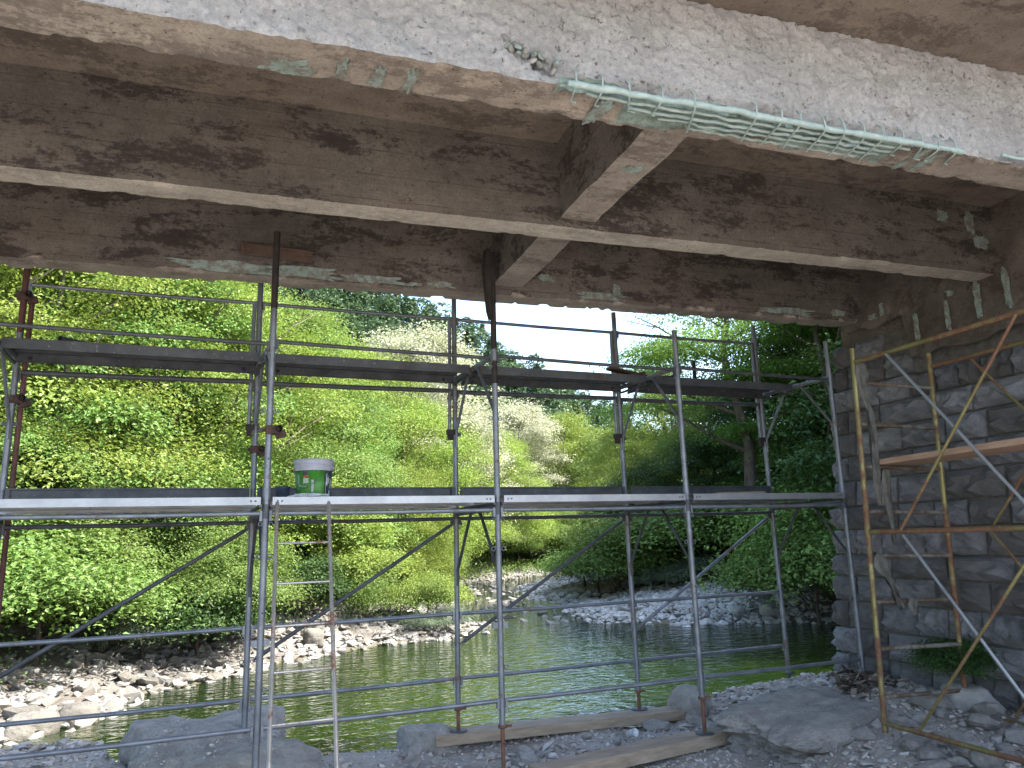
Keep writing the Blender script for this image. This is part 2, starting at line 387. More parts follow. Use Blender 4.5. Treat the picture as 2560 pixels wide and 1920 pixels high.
# ------------------------------------------------------------------ terrain
WL = -2.3
LB = np.array([(-40, 16), (-14, 11.0), (-6, 10.6), (-2.9, 11.2), (-2.1, 12.0), (-1.4, 12.4), (-1.0, 13.6), (-.5, 14.5), (.15, 15.2), (.95, 15.9), (1.9, 16.9), (3.1, 17.6), (4.2, 18.4), (5.9, 18.5), (7.3, 20.4), (7.8, 24.7), (9.6, 32), (11.8, 38.3), (15.5, 41.8), (22, 47), (40, 56)])
RB = np.array([(46, 50), (26, 45.5), (18.5, 39.5), (14.8, 35.3), (12.3, 28.0), (12.6, 25.5), (11.0, 22.4), (10.4, 19.3), (12, 17.3), (14.0, 16.4), (15, 15.6), (14.5, 12.8), (12, 10.5), (9.5, 8.6)])
NB = np.array([(9.4, 8.5), (7.2, 7.7), (6.56, 7.62), (5.5, 7.62), (4.85, 7.3), (4.42, 6.75), (4.3, 6.95), (2.9, 7.15), (1.9, 7.05), (1.2, 7.2), (.85, 7.35), (.75, 6.9), (.0, 6.7), (-.25, 7.8), (-.6, 8.55), (-1.5, 8.85), (-3, 8.7), (-8, 8.2), (-16, 8), (-40, 8)])
POLY = np.vstack([LB, RB, NB])
def seg_dist(x, y, P):
    d = np.full(x.shape, 1e9)
    for (a, b) in zip(P[:-1], P[1:]):
        ab = b-a; t = np.clip(((x-a[0])*ab[0]+(y-a[1])*ab[1])/(ab@ab), 0, 1)
        d = np.minimum(d, np.hypot(x-a[0]-t*ab[0], y-a[1]-t*ab[1]))
    return d
def inside(x, y, P):
    c = np.zeros(x.shape, bool); n = len(P)
    for i in range(n):
        a, b = P[i], P[(i+1) % n]
        k = ((a[1] > y) != (b[1] > y))
        with np.errstate(divide='ignore', invalid='ignore'):
            xi = (b[0]-a[0])*(y-a[1])/(b[1]-a[1]+1e-12)+a[0]
        c ^= k & (x < xi)
    return c
def terrain(x, y):
    x = np.asarray(x, float); y = np.asarray(y, float)
    jx = x+.18*vn(x*1.3, y*1.3, 0, 3); jy = y+.18*vn(x*1.3, y*1.3, 0, 4)
    dl, dr, dn = seg_dist(jx, jy, LB), seg_dist(jx, jy, RB), seg_dist(jx, jy, NB)
    ins = inside(jx, jy, POLY); dm = np.minimum(np.minimum(dl, dr), dn)
    z_in = WL-np.minimum(dm*.35, .7)
    zl = WL+.22*np.minimum(dl, 3.2)+.95*np.clip(dl-3.2, 0, 3)+.46*np.clip(dl-6.2, 0, 26)*np.interp(np.degrees(np.arctan2(x, y)), [0, 12, 22, 30], [1, .8, .35, .2])
    zr = WL+.16*np.minimum(dr, 3.6)+.28*np.clip(dr-3.6, 0, 3)+.45*np.clip(dr-6.6, 0, 14)
    near = -1.755+.05*fbm(x*.6, y*.6, 0, 9, 3)+.09*np.clip((-.1-x)/.4, 0, 1)
    near = near-.04*np.clip((4.5-x)/.4, 0, 1)*np.clip((x-1.6)/.4, 0, 1)*np.clip((7.1-y)/.3, 0, 1)
    near = near+.30*np.exp(-(((x-6.1)/1.15)**2+((y-6.1)/1.3)**2))        # rubble mound by the abutment
    near = near+.22*np.clip((x-4.3)/1.5, 0, 1)*np.exp(-((y-4.9)/1.1)**2)
    near = near+.06*np.clip((5.2-y), 0, 3)
    zn = WL-.2+(near-WL+.2)*np.clip(dn/.17, 0, 1)**.55
    z = np.where(dl <= np.minimum(dr, dn), zl, np.where(dr <= dn, zr, zn))
    z = np.where(ins, z_in, z)
    amp = np.clip(dm/4, .15, 1)
    z = z+amp*(.10*fbm(x*.9, y*.9, 0, 21, 3))*np.where(y < 9, .35, 1)+.012*fbm(x*9, y*9, 0, 5, 3)
    # embankment of the approach road, right of the abutment
    e = np.clip((x-7.4)/1.0, 0, 1)*np.clip((6.0-y)/1.0, 0, 1)*np.clip((y+1.5)/2.5, 0, 1)
    z = np.maximum(z, -2.4+5.2*e)
    return z
def axis(a, b, d0, lo, hi, g):
    o = list(np.arange(a, b, d0)); t, s = b, d0
    while t < hi: o.append(t); s *= g; t += s
    o.append(hi); p = []; t, s = a, d0
    while t > lo:
        s *= g; t -= s; p.append(max(t, lo))
    return np.array(p[::-1]+o)
gx = axis(-3, 8.2, .055, -160, 220, 1.045); gy = axis(3.2, 9.4, .055, -120, 300, 1.04)
X, Y = np.meshgrid(gx, gy, indexing='ij')
g = link(grid_mesh('ground', np.stack([X, Y, terrain(X, Y)], -1), M_ground), 'ground'); tag(g, kind='structure')
wm = MB(); wm.add([(-60, 6.2, WL), (60, 6.2, WL), (60, 90, WL), (-60, 90, WL)], [(0, 1, 2, 3)])
tag(wm.build('river_water', M_water), kind='structure')

# ------------------------------------------------------------------ concrete bridge (own axes: x along the girders)
BR = -.059
bridge = empty('concrete_bridge', (6.0, 6.2, 2.0), 'old concrete girder bridge with exposed aggregate, overhead across the whole view', 'bridge', rot=BR)
BO = OFF[bridge.name]
X0, X1, ZB, ZS = -10.0, 6.14, 2.12, 2.75
def cav(x):                                   # spalled cavity along the near arris of the near girder
    return np.clip((x-1.30)/.12, 0, 1)*np.clip((3.62-x)/.25, 0, 1)
def girder(name, y0, y1, rough, seed, mface, msoff, zsag=0, dx=.03):
    """U shaped section swept along x: face, soffit, back. near face first"""
    prof = []
    H = ZS-ZB
    nz = int(H/(.012 if rough else .03)); ny = int((y1-y0)/.02)
    for i in range(nz+1): prof.append((0, 1-i/nz))
    for i in range(1, ny+1): prof.append((i/ny, 0))
    for i in range(1, 9): prof.append((1, i/8))
    prof = np.array(prof)
    xs = np.arange(X0, -2.2, .25); xs = np.concatenate([xs, np.arange(-2.2, X1, dx if not rough else .013)])
    A, Bq = np.meshgrid(xs, prof[:, 0], indexing='ij'); _, Cq = np.meshgrid(xs, prof[:, 1], indexing='ij')
    y = y0+(y1-y0)*Bq; z = ZB+H*Cq
    nearf = (Bq == 0); sof = (Cq == 0)
    # general unevenness and a broken lower arris
    y = y+np.where(nearf, .003*fbm(A*2, z*4, 0, seed, 4), 0)
    z = z+np.where(sof, .003*fbm(A*3, y*5, 0, seed+5, 4), 0)
    ar = np.exp(-((Bq*(y1-y0))/.035)**2-((Cq*H)/.035)**2)
    chip = np.maximum(0, fbm(A*9, 0, 0, seed+9, 5)-.15)*({51: .055, 31: .014}.get(seed, .03))*ar
    y = y+chip; z = z+chip
    ar2 = np.exp(-(((1-Bq)*(y1-y0))/.03)**2-((Cq*H)/.03)**2)
    z = z+np.maximum(0, fbm(A*9, 3, 0, seed+19, 5)-.05)*({51: .05, 31: .010}.get(seed, .02))*ar2
    if rough:
        r = np.abs(fbm(A*9, z*9, 0, seed+31, 5)); r3 = fbm(A*26, z*30, 0, seed+33, 3); deep = np.maximum(0, fbm(A*1.7, z*2.5, 0, seed+41, 4)-.35)
        y = y+np.where(nearf, (.016*r+.010*r3+.04*deep), 0)
        z = z+np.where(sof & (Bq < .12), .008*r3, 0)
        k = cav(A)
        d = k*(.045+.012*fbm(A*6, z*9, y*9, seed+51, 4))
        hz = np.clip(1-(z-ZB)/(.075+.03*vn(A*5, 0, 0, 77)), 0, 1)**.5
        y = y+np.where(nearf, d*np.minimum(hz*1.6, 1), 0)
        hy = np.clip(1-(Bq*(y1-y0))/(.20+.03*vn(A*4, 2, 0, 78)), 0, 1)**.4
        z = z+np.where(sof, d*.9*np.minimum(hy*1.5, 1)*np.clip((3.45-A)/.6, .1, 1), 0)
        # scar left of the cavity with loose pebbles
        sc = np.exp(-((A-1.22)/.13)**2-((z-(2.27-.45*(A-1.15)))/.05)**2)
        y = y+np.where(nearf, sc*(.05+.02*r3), 0)
        sc = np.exp(-((A-4.27)/.14)**2-((z-2.15)/.03)**2)
        y = y+np.where(nearf, sc*.03, 0)
    P = np.stack([A-BO.x, y-BO.y, z-BO.z], -1)
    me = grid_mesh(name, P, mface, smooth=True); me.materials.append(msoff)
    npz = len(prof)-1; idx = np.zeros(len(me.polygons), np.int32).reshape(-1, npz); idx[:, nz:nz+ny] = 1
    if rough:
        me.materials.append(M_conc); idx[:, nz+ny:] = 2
        me.materials.append(M_cav); cx = np.broadcast_to(((xs[1:]+xs[:-1])/2)[:, None], idx.shape); pj = np.broadcast_to(np.arange(npz)[None], idx.shape)
        lim = np.where(cx < 1.75, 3, 10)+2*vn(cx*6, 0, 0, 4)
        idx[(cav(cx) > .4) & (pj >= nz-5) & (pj < nz+lim) & (cx < 3.46)] = 3
    me.polygons.foreach_set('material_index', idx.ravel()); me.update(); me.set_sharp_from_angle(angle=R(38))
    return link(me, name, bridge)
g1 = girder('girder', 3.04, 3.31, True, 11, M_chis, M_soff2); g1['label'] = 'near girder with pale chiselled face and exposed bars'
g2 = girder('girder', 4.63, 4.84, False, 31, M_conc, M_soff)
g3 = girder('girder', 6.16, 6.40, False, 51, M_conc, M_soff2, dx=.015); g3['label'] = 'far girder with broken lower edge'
# deck slab (underside rough, near edge broken)
xs = np.concatenate([np.arange(X0, -1, .3), np.arange(-1, 7.6, .06)]); ys = np.arange(1.93, 7.7, .06)
A, B2 = np.meshgrid(xs, ys, indexing='ij')
Zs = ZS+.008*fbm(A*2, B2*2, 0, 3, 4)
edge = np.clip((2.1-B2)/.15, 0, 1); Zs = Zs+edge*.05*np.abs(fbm(A*6, B2*6, 0, 8, 4))
me = grid_mesh('deck_slab', np.stack([A-BO.x, B2-BO.y, Zs-BO.z], -1), M_slab, True); link(me, 'deck_slab', bridge)
top = MB(); top.box((X0, 1.90, ZS+.07), (9.5, 7.66, ZS+.30)); top.build('road_deck', M_slab, bridge)
MB().box((X0, 1.78, ZS+.12), (9.5, 1.90-.002, ZS+.52)).build('kerb_beam', M_soff, bridge)
MB().box((X0, 7.662, ZS+.12), (9.5, 7.80, ZS+.52)).build('kerb_beam', M_soff, bridge)
# cross beams between girders
def diaphragm(x0, x1, y0, y1, zb, seed):
    m = MB(); n = 14; mm = []
    for part, mt, nm in (('l', M_conc, 0), ('b', M_soff, 0), ('r', M_conc, 0)): pass
    ys = np.linspace(y0-.01, y1+.01, 40); ww = x1-x0
    prof = np.array([(0, 1-i/8) for i in range(9)]+[(i/6, 0) for i in range(1, 7)]+[(1, i/8) for i in range(1, 9)])
    A, Bq = np.meshgrid(ys, prof[:, 0], indexing='ij'); _, Cq = np.meshgrid(ys, prof[:, 1], indexing='ij')
    x = x0+ww*Bq; z = zb+(ZS+.02-zb)*Cq; H = ZS-zb
    ar = np.exp(-((np.minimum(Bq, 1-Bq)*ww)/.02)**2-((Cq*H)/.02)**2)
    z = z+.005*fbm(A*4, x*4, 0, seed, 4)+ar*.005*np.maximum(0, fbm(A*9, x, 0, seed+3, 4))
    x = x+.004*fbm(A*5, z*5, 0, seed+7, 4)
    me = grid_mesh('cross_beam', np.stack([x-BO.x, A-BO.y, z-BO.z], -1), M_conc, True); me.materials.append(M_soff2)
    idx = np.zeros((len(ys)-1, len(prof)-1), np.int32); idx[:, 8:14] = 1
    me.polygons.foreach_set('material_index', idx.ravel()); me.update(); me.set_sharp_from_angle(angle=R(38)); return link(me, 'cross_beam', bridge)
for (a, b) in ((2.0, 2.27), (-4.6, -4.33)):
    diaphragm(a, b, 3.31, 4.63, 2.185, 5); diaphragm(a-.01, b-.01, 4.84, 6.16, 2.20, 9)
# end wall of concrete above the masonry, with its ragged lower edge
ys = np.append(np.arange(1.9, 6.38, .03), 6.38); n = 24
A, T = np.meshgrid(ys, np.linspace(0, 1, n), indexing='ij')
zlow = np.where(A > 5.62, 2.03, 1.60)+.03*fbm(A*5, 0, 0, 4, 4)
z = zlow+(ZS+.05-zlow)*T
x = 6.02+.10*T+.02*fbm(A*3, z*3, 0, 6, 5)
me = grid_mesh('end_wall', np.stack([x-BO.x, A-BO.y, z-BO.z], -1), M_end, True); link(me, 'end_wall', bridge)
MB().box((6.18, 1.9, 1.75), (9.5, 6.62, ZS+.06)).build('end_block', M_end, bridge)
MB().box((X0, 1.9, -2.6), (X0+.8, 7.2, ZS+.05)).build('far_support', M_end, bridge)

# exposed reinforcement in the cavity of the near girder
rb = []
def bar(pts, r, name='reinforcing_bar', par=bridge):
    if len(pts) > 12: r = [r*(1+.22*float(vn(i*1.1, r*900, 0, 4))) for i in range(len(pts))]
    return MB().tube(pts, r, 8).build(name, M_mint, par)
def wob(x0, x1, y, z, n=60, a=.006, s=0):
    return [(x0+(x1-x0)*i/n, y+a*vn(i*.6, s, 0, 5)+0, z+a*vn(i*.5, s+9, 0, 6)) for i in range(n+1)]
bar(wob(1.38, 3.86, 3.032, 2.128, s=1), .0175)
bar(wob(1.50, 3.52, 3.085, 2.118, s=2), .0095); bar(wob(1.75, 3.45, 3.135, 2.116, s=3), .0095)
bar(wob(1.95, 3.40, 3.185, 2.120, s=4), .008); bar(wob(2.15, 3.30, 3.235, 2.122, s=5), .008)
bar(wob(1.6, 3.4, 3.075, 2.165, s=6), .008)
for i, x in enumerate([1.42, 1.56, 1.70, 1.89, 2.07, 2.44, 2.60, 2.72, 2.87, 3.0, 3.14, 3.27, 3.42, 3.55, 3.68, 3.80]):
    dx = .03*vn(i*3.3, 0, 0, 12); t = .055*random.uniform(.4, 1.2)
    yb = 3.24 if i > 3 and x < 3.4 else 3.14
    bar([(x+.004, 3.05, 2.215), (x, 3.017, 2.175), (x+dx*.3, 3.014, 2.128), (x+dx*.5+.005, 3.04, 2.106), (x+dx+t*.8, 3.14, 2.104), (x+dx+t*1.6, yb, 2.101)], .0048, 'stirrup')
bar(wob(4.18, 4.42, 3.035, 2.15, 10, s=8), .011)
# pebbles, mint coated, in the scar
for i in range(16):
    m = MB(); c = Vector((1.08+.035*(i % 8)+random.uniform(-.01, .01), 3.055, 2.315-.013*(i % 8)-.035*(i//8)+random.uniform(-.012, .012)))
    a = random.uniform(.012, .024)
    m.lathe([(0, -a*.55), (a*.7, -a*.35), (a, 0), (a*.7, a*.35), (0, a*.55)], (0, 0, 0), 8)
    q = Euler((random.uniform(1, 2), random.uniform(-.5, .5), random.uniform(0, 3))).to_matrix()
    m.v = [tuple(q @ Vector((p[0]*1.5, p[1], p[2]))+c) for p in m.v]
    m.build('pebble', M_worn if i % 3 else M_rockg, bridge)
# painted repair patches, thin coats with uneven outline
def patch(c, ax, ay, w, h, seed, n=64, t=.004, mt=None, nrm=None):
    c, ax, ay = Vector(c), Vector(ax).normalized(), Vector(ay).normalized(); nr = Vector(nrm).normalized()
    pts = []
    for k in range(n):
        th = 2*math.pi*k/n; rr = 1+.34*float(vn(math.cos(th)*2.2+seed, math.sin(th)*2.2, seed*1.7, 2))+.30*float(vn(k*.45, seed, 0, 8))+.10*float(vn(k*1.7, seed, 0, 9))
        ct, st = math.cos(th), math.sin(th)
        sx = math.copysign(abs(ct)**.6, ct); sy = math.copysign(abs(st)**.6, st)
        pts.append(c+ax*(w/2*rr*sx)+ay*(h/2*rr*sy))
    m = MB(); m.add([p+nr*t for p in pts]+[c+nr*t], [(k, (k+1) % n, n) for k in range(n)])
    m.add([p-nr*.01 for p in pts]+[p+nr*t for p in pts], [(k, (k+1) % n, n+(k+1) % n, n+k) for k in range(n)])
    return m.build('repair_patch', mt or M_worn, bridge)
for i, (x, y, w_, h_) in enumerate([(.10, 3.245, .20, .11), (.34, 3.21, .045, .13), (.50, 3.215, .05, .14), (.655, 3.20, .05, .17), (1.62, 3.2, .07, .2), (3.62, 3.17, .04, .24), (3.74, 3.15, .045, .22)]):
    patch((x, y, ZB-.006), (1, 0, 0), (-.12, 1, 0), w_, h_, i+1, nrm=(0, 0, -1))
patch((2.14, 3.82, 2.172), (1, 0, 0), (0, 1, 0), .10, .07, 8, nrm=(0, 0, -1))
for i, (x, z, w_, h_) in enumerate([(-.22, 2.175, .66, .075), (.35, 2.172, .66, .085), (.92, 2.160, .56, .06), (1.52, 2.165, .19, .05), (1.30, 2.150, .10, .03), (3.05, 2.175, .46, .065), (3.20, 2.235, .06, .12), (5.1, 2.17, .55, .06), (5.75, 2.20, .16, .06), (2.5, 2.30, .13, .07)]):
    patch((x, 6.158, z), (1, 0, 0), (0, 0, 1), w_, h_, i+20, nrm=(0, -1, 0), t=.006)
for i, (x, z, w_, h_) in enumerate([(5.55, 2.60, .10, .10), (5.85, 2.58, .09, .16), (5.95, 2.40, .12, .10)]):
    patch((x, 4.628, z), (1, 0, 0), (0, 0, 1), w_, h_, i+40, nrm=(0, -1, 0), t=.004)
for i, (y, z, w_, h_) in enumerate([(5.98, 2.12, .09, .05), (5.86, 2.17, .03, .12), (5.45, 1.86, .035, .26), (5.10, 1.86, .03, .24), (4.78, 1.95, .05, .24), (4.50, 1.95, .04, .3), (5.05, 2.08, .06, .05)]):
    patch((5.985+.06*(z-1.6), y, z), (0, 1, 0), (0, 0, 1), w_, h_, i+60, nrm=(-1, 0, 0), t=.02)

# ------------------------------------------------------------------ stone abutment
abut = empty('stone_abutment', (6.2, 5.0, -2.6), 'bridge abutment of dark rock-faced ashlar blocks at the right of the river pool', 'wall', rot=BR)
AO = OFF[abut.name]
WX = lambda z: 5.85+.137*z
core = MB(); zb, zt = -2.7, 1.98
core.add([(WX(zb)+.06, .6, zb), (WX(zt)+.06, .6, zt), (WX(zt)+.06, 6.66, zt), (WX(zb)+.06, 6.66, zb), (9.4, .6, zb), (9.4, .6, zt), (9.4, 6.66, zt), (9.4, 6.66, zb)],
         [(0, 1, 2, 3), (4, 7, 6, 5), (1, 5, 6, 2), (0, 3, 7, 4), (3, 2, 6, 7), (0, 4, 5, 1)])
core.build('mortar_core', M_mort, abut)
# rock faced block variants: unit block, x = depth out (0..1), y = length, z = height
blocks = []
for s in range(14):
    ny, nz = 7, 5; V = []; F = []
    rr = np.random.default_rng(100+s)
    yy = np.linspace(-.5, .5, ny); zz = np.linspace(-.5, .5, nz)
    P = np.zeros((ny, nz, 3))
    tl = rr.uniform(-.22, .22, 2)
    for i in range(ny):
        for j in range(nz):
            e = min(i, ny-1-i, 1)*min(j, nz-1-j, 1)
            d = 0 if not e else .30+.70*rr.random()**1.3+tl[0]*yy[i]+tl[1]*zz[j]
            P[i, j] = (-max(d, 0)-.25, yy[i]+(0 if not e else rr.uniform(-.04, .04))+(.0 if i not in (0, ny-1) else rr.uniform(-.012, .012)), zz[j]+(0 if not e else rr.uniform(-.06, .06))+(0 if j not in (0, nz-1) else rr.uniform(-.018, .018)))
    for j in (0, nz-1): P[:, j, 0] += 0
    m = MB(); idx = lambda i, j: i*nz+j
    fs = [(idx(i, j), idx(i, j+1), idx(i+1, j+1), idx(i+1, j)) for i in range(ny-1) for j in range(nz-1)]
    m.add(P.reshape(-1, 3), fs, False)
    ring = [idx(i, 0) for i in range(ny)]+[idx(ny-1, j) for j in range(1, nz)]+[idx(i, nz-1) for i in range(ny-2, -1, -1)]+[idx(0, j) for j in range(nz-2, 0, -1)]
    bk = len(m.v); m.v += [(1.0, m.v[r][1], m.v[r][2]) for r in ring]
    for k in range(len(ring)):
        k2 = (k+1) % len(ring); m.f.append([ring[k], ring[k2], bk+k2, bk+k]); m.sm.append(False)
    me = bpy.data.meshes.new('stone'); me.from_pydata(m.v, [], m.f); me.materials.append(M_ash); blocks.append(me)
def block(c, ly, hz, depth, rotz=0, tilt=0.136):
    o = bpy.data.objects.new('stone', random.choice(blocks)); COL.objects.link(o); o.parent = abut
    o.location = Vector(c)-AO; o.scale = (depth, ly, hz); o.rotation_euler = (0, tilt, rotz)
    return o
ch = [.235, .27, .25, .26, .225, .245, .255, .24, .21, .25, .23, .26, .25, .25, .24, .245, .235, .26, .25]
z = -2.45; ci = 0
while z < 1.95:
    h = ch[ci % len(ch)]
    if z+h > 2.02: h = 2.02-z
    zc = z+h/2; ylim = 6.70; y = ylim
    q = .30 if ci % 2 else .19
    first = True
    while y > .9:
        l = q if first else (random.uniform(.34, .66) if ci % 3 else random.uniform(.22, .46))
        if not first and z > 1.45 and y-l < 5.62:
            break
        block((WX(zc)+.055, y-l/2, zc), l-.022, h-.020, .10 if not first else .12)
        y -= l; first = False
    # far return face of the wall, seen edge on
    x = WX(zc)+.02
    while x < 7.4:
        l = random.uniform(.3, .55)
        block((x+l/2+.03, 6.66, zc), l-.022, h-.020, .06, rotz=-math.pi/2, tilt=0)
        x += l
    z += h; ci += 1

# ------------------------------------------------------------------ stones
def hull(seed, n=13, sq=(1, 1, 1), smooth=0):
    rr = np.random.default_rng(seed); bm = bmesh.new()
    for i in range(n):
        d = rr.normal(size=3); d /= np.linalg.norm(d); d = np.sign(d)*np.abs(d)**.7*np.array(sq)*.5*rr.uniform(.8, 1.1)
        bm.verts.new(d)
    r = bmesh.ops.convex_hull(bm, input=bm.verts)
    bmesh.ops.delete(bm, geom=[v for v in bm.verts if not v.link_faces], context='VERTS')
    if smooth:
        bmesh.ops.subdivide_edges(bm, edges=bm.edges[:], cuts=1, use_grid_fill=True, smooth=.6)
    bmesh.ops.triangulate(bm, faces=bm.faces[:])
    bmesh.ops.recalc_face_normals(bm, faces=bm.faces[:])
    me = bpy.data.meshes.new('stone'); bm.to_mesh(me)
    V = np.array([v.co[:] for v in bm.verts]); bm.verts.index_update()
    F = np.array([[v.index for v in f.verts] for f in bm.faces]); bm.free()
    return me, V, F
PR = [hull(s, 12+s % 4, (1, .8, .55 if s % 2 else .4)) for s in range(10)]
PRR = [hull(40+s, 12, (1, .8, .55), 1) for s in range(5)]
def rock_scatter(name, pos, size, protos, mt, flat=1.0):
    VV, FF, off = [], [], 0
    pick = rng.integers(0, len(protos), len(pos))
    for k, (_, V, F) in enumerate(protos):
        ids = np.where(pick == k)[0]
        if not len(ids): continue
        n = len(ids); a = rng.uniform(0, 2*np.pi, n); t = rng.normal(0, .25, n); u = rng.normal(0, .25, n)
        ca, sa, ct, st, cu, su = np.cos(a), np.sin(a), np.cos(t), np.sin(t), np.cos(u), np.sin(u)
        Rz = np.stack([ca, -sa, 0*a, sa, ca, 0*a, 0*a, 0*a, 1+0*a], -1).reshape(n, 3, 3)
        Rx = np.stack([1+0*a, 0*a, 0*a, 0*a, ct, -st, 0*a, st, ct], -1).reshape(n, 3, 3)
        Ry = np.stack([cu, 0*a, su, 0*a, 1+0*a, 0*a, -su, 0*a, cu], -1).reshape(n, 3, 3)
        Q = Rx @ Ry @ Rz
        sc = size[ids][:, None]*np.stack([rng.uniform(.8, 1.25, n), rng.uniform(.75, 1.2, n), rng.uniform(.7, 1.2, n)*flat], -1)
        W = np.einsum('nij,nvj->nvi', Q, V[None]*sc[:, None, :])+pos[ids][:, None, :]
        VV.append(W.reshape(-1, 3)); FF.append((F[None]+np.arange(n)[:, None, None]*len(V)).reshape(-1, 3)+off); off += n*len(V)
    return link(fastmesh(name, np.vstack(VV), np.vstack(FF), mt), name)
def along(P, n, dmin, dmax, side, pw=1.0):
    """random points beside polyline P, offset to one side"""
    seg = np.diff(P, axis=0); L = np.hypot(seg[:, 0], seg[:, 1]); c = np.r_[0, np.cumsum(L)]
    s = rng.uniform(0, c[-1], n); i = np.clip(np.searchsorted(c, s)-1, 0, len(L)-1); t = (s-c[i])/L[i]
    p = P[i]+seg[i]*t[:, None]; nr = np.stack([-seg[i][:, 1], seg[i][:, 0]], -1)/L[i][:, None]
    d = dmin+(dmax-dmin)*rng.uniform(0, 1, n)**pw
    q = p+nr*d[:, None]*side+rng.normal(0, .12, (n, 2))
    return q
def outwater(q):
    return ~inside(q[:, 0], q[:, 1], POLY)
def rockfield(P, n, dmax, side, smin, smax, stuffname, stufflabel, nb, label, group, mt_s, mt_o, dmin=-.25, pw=1.0):
    q = along(P, n, dmin, dmax, side, pw); q = q[(seg_dist(q[:, 0], q[:, 1], POLY) < 9)]
    sz = smin+(smax-smin)*rng.beta(1.2, 3.2, len(q))
    z = terrain(q[:, 0], q[:, 1]); z = np.maximum(z, WL-.12)
    pos = np.column_stack([q, z+sz*.10])
    o = np.argsort(-sz); big, rest = o[:nb], o[nb:]
    tag(rock_scatter(stuffname, pos[rest], sz[rest], PR, mt_s), stufflabel, 'stones', kind='stuff')
    for i in big:
        me = PR[int(rng.integers(0, len(PR)))][0]
        ob = link(me, 'stone'); ob.location = pos[i]; s_ = sz[i]
        ob.scale = (s_*rng.uniform(.85, 1.25), s_*rng.uniform(.75, 1.1), s_*rng.uniform(.7, 1.15)); ob.rotation_euler = (rng.normal(0, .25), rng.normal(0, .25), rng.uniform(0, 6.28))
        ob.material_slots[0].link = 'OBJECT' if ob.material_slots else 'DATA'
        if ob.material_slots: ob.material_slots[0].material = mt_o
        tag(ob, label, 'stone', group)
for p in PR+PRR: p[0].materials.append(M_rock)
rockfield(LB[2:21], 12500, 3.7, 1, .10, .50, 'shore_gravel', 'pale angular stones covering the sunlit gravel bank along the left shore', 110,
          'larger pale angular stone lying loose in the sunlit gravel bank on the left shore', 'large stones in the left gravel bank', M_cob, M_rock, pw=1.1)
rockfield(RB[2:12], 6500, 4.6, 1, .10, .50, 'bar_gravel', 'pale stones of the shaded gravel bar on the right shore below the bushes', 90,
          'larger pale stone lying in the shaded gravel bar below the bushes on the right shore', 'large stones in the right gravel bar', M_cobp, M_rockp)
# stones in the riffle upstream
q = np.column_stack([rng.uniform(8.2, 15, 260), rng.uniform(21, 42, 260)])
q = q[inside(q[:, 0], q[:, 1], POLY)]; q = q[(vn(q[:, 0]*.5, q[:, 1]*.35, 0, 61) > -.1)]
sz = rng.uniform(.15, .55, len(q))
tag(rock_scatter('riffle_stones', np.column_stack([q, np.full(len(q), WL+.0)]), sz, PR, M_cob), 'scattered stones standing in the shallow riffle upstream', 'stones', kind='stuff')
tag(rock_scatter('bar_tip_stones', np.array([(6.6, 19.2, WL+.03), (6.9, 18.9, WL), (10.0, 19.5, WL), (9.7, 20.1, WL), (9.2, 19.9, WL), (7.2, 20.0, WL), (6.3, 18.7, WL+.03), (9.9, 21.0, WL)]), np.array([.32, .25, .35, .3, .4, .25, .3, .3]), PR, M_cob), 'few low stones breaking the water surface at the tip of the left bank', 'stones', kind='stuff')

# near bank rubble
def nearpts(n, x0, x1, y0, y1, thr=None, seed=1):
    q = np.column_stack([rng.uniform(x0, x1, n), rng.uniform(y0, y1, n)]); q = q[outwater(q)]
    if thr is not None: q = q[vn(q[:, 0]*1.1, q[:, 1]*1.1, 0, seed)+.5*vn(q[:, 0]*3, q[:, 1]*3, 0, seed+1) > thr]
    return q
def bury(q, sz, k): return np.column_stack([q, terrain(q[:, 0], q[:, 1])+sz*k])
q = nearpts(26000, -3, 8, 3.4, 8.6); sz = .018+.055*rng.beta(1, 3.2, len(q))
tag(rock_scatter('fine_gravel', bury(q, sz, .08), sz, PR, M_rub), 'fine grey gravel and chips scattered over the near bank', 'gravel', kind='stuff')
q = nearpts(7000, -3, 8, 3.6, 8.8, -.05, 5); q = q[~((q[:, 0] > 1.9) & (q[:, 0] < 4.5) & (((q[:, 1] > 6.45) & (q[:, 1] < 7.02)) | ((q[:, 1] > 5.2) & (q[:, 1] < 6.0))))]; sz = .045+.13*rng.beta(1.1, 3.4, len(q))
tag(rock_scatter('coarse_gravel', bury(q, sz, .12), sz, PR, M_rub, .8), 'fist-sized grey stones strewn over the near bank', 'gravel', kind='stuff')
def loose(n, x0, x1, y0, y1, s0, s1, label, group, mt=M_rockg, protos=PRR, thr=None):
    q = nearpts(n, x0, x1, y0, y1, thr)
    for (a, b) in q:
        s_ = s0+(s1-s0)*random.random()**1.5; ob = link(random.choice(protos)[0], 'stone')
        ob.location = (a, b, float(terrain(a, b))+s_*.14); ob.scale = (s_*random.uniform(.9, 1.3), s_*random.uniform(.8, 1.1), s_*random.uniform(.7, 1.1))
        ob.rotation_euler = (random.gauss(0, .2), random.gauss(0, .2), random.uniform(0, 6.28))
        ob.material_slots[0].link = 'OBJECT'; ob.material_slots[0].material = mt
        tag(ob, label, 'stone', group)
loose(50, 4.7, 7.0, 3.9, 4.95, .13, .32, 'grey stone in the heap of stones at the foot of the yellow tower', 'stones heaped at the tower foot')
loose(16, 1.5, 3.6, 5.9, 6.6, .10, .22, 'smooth grey cobble between the two timber planks on the ground', 'cobbles between the timber planks')
loose(14, 3.9, 5.4, 5.6, 6.6, .10, .26, 'grey stone lying on the rubble mound right of the timber planks', 'stones on the rubble mound')

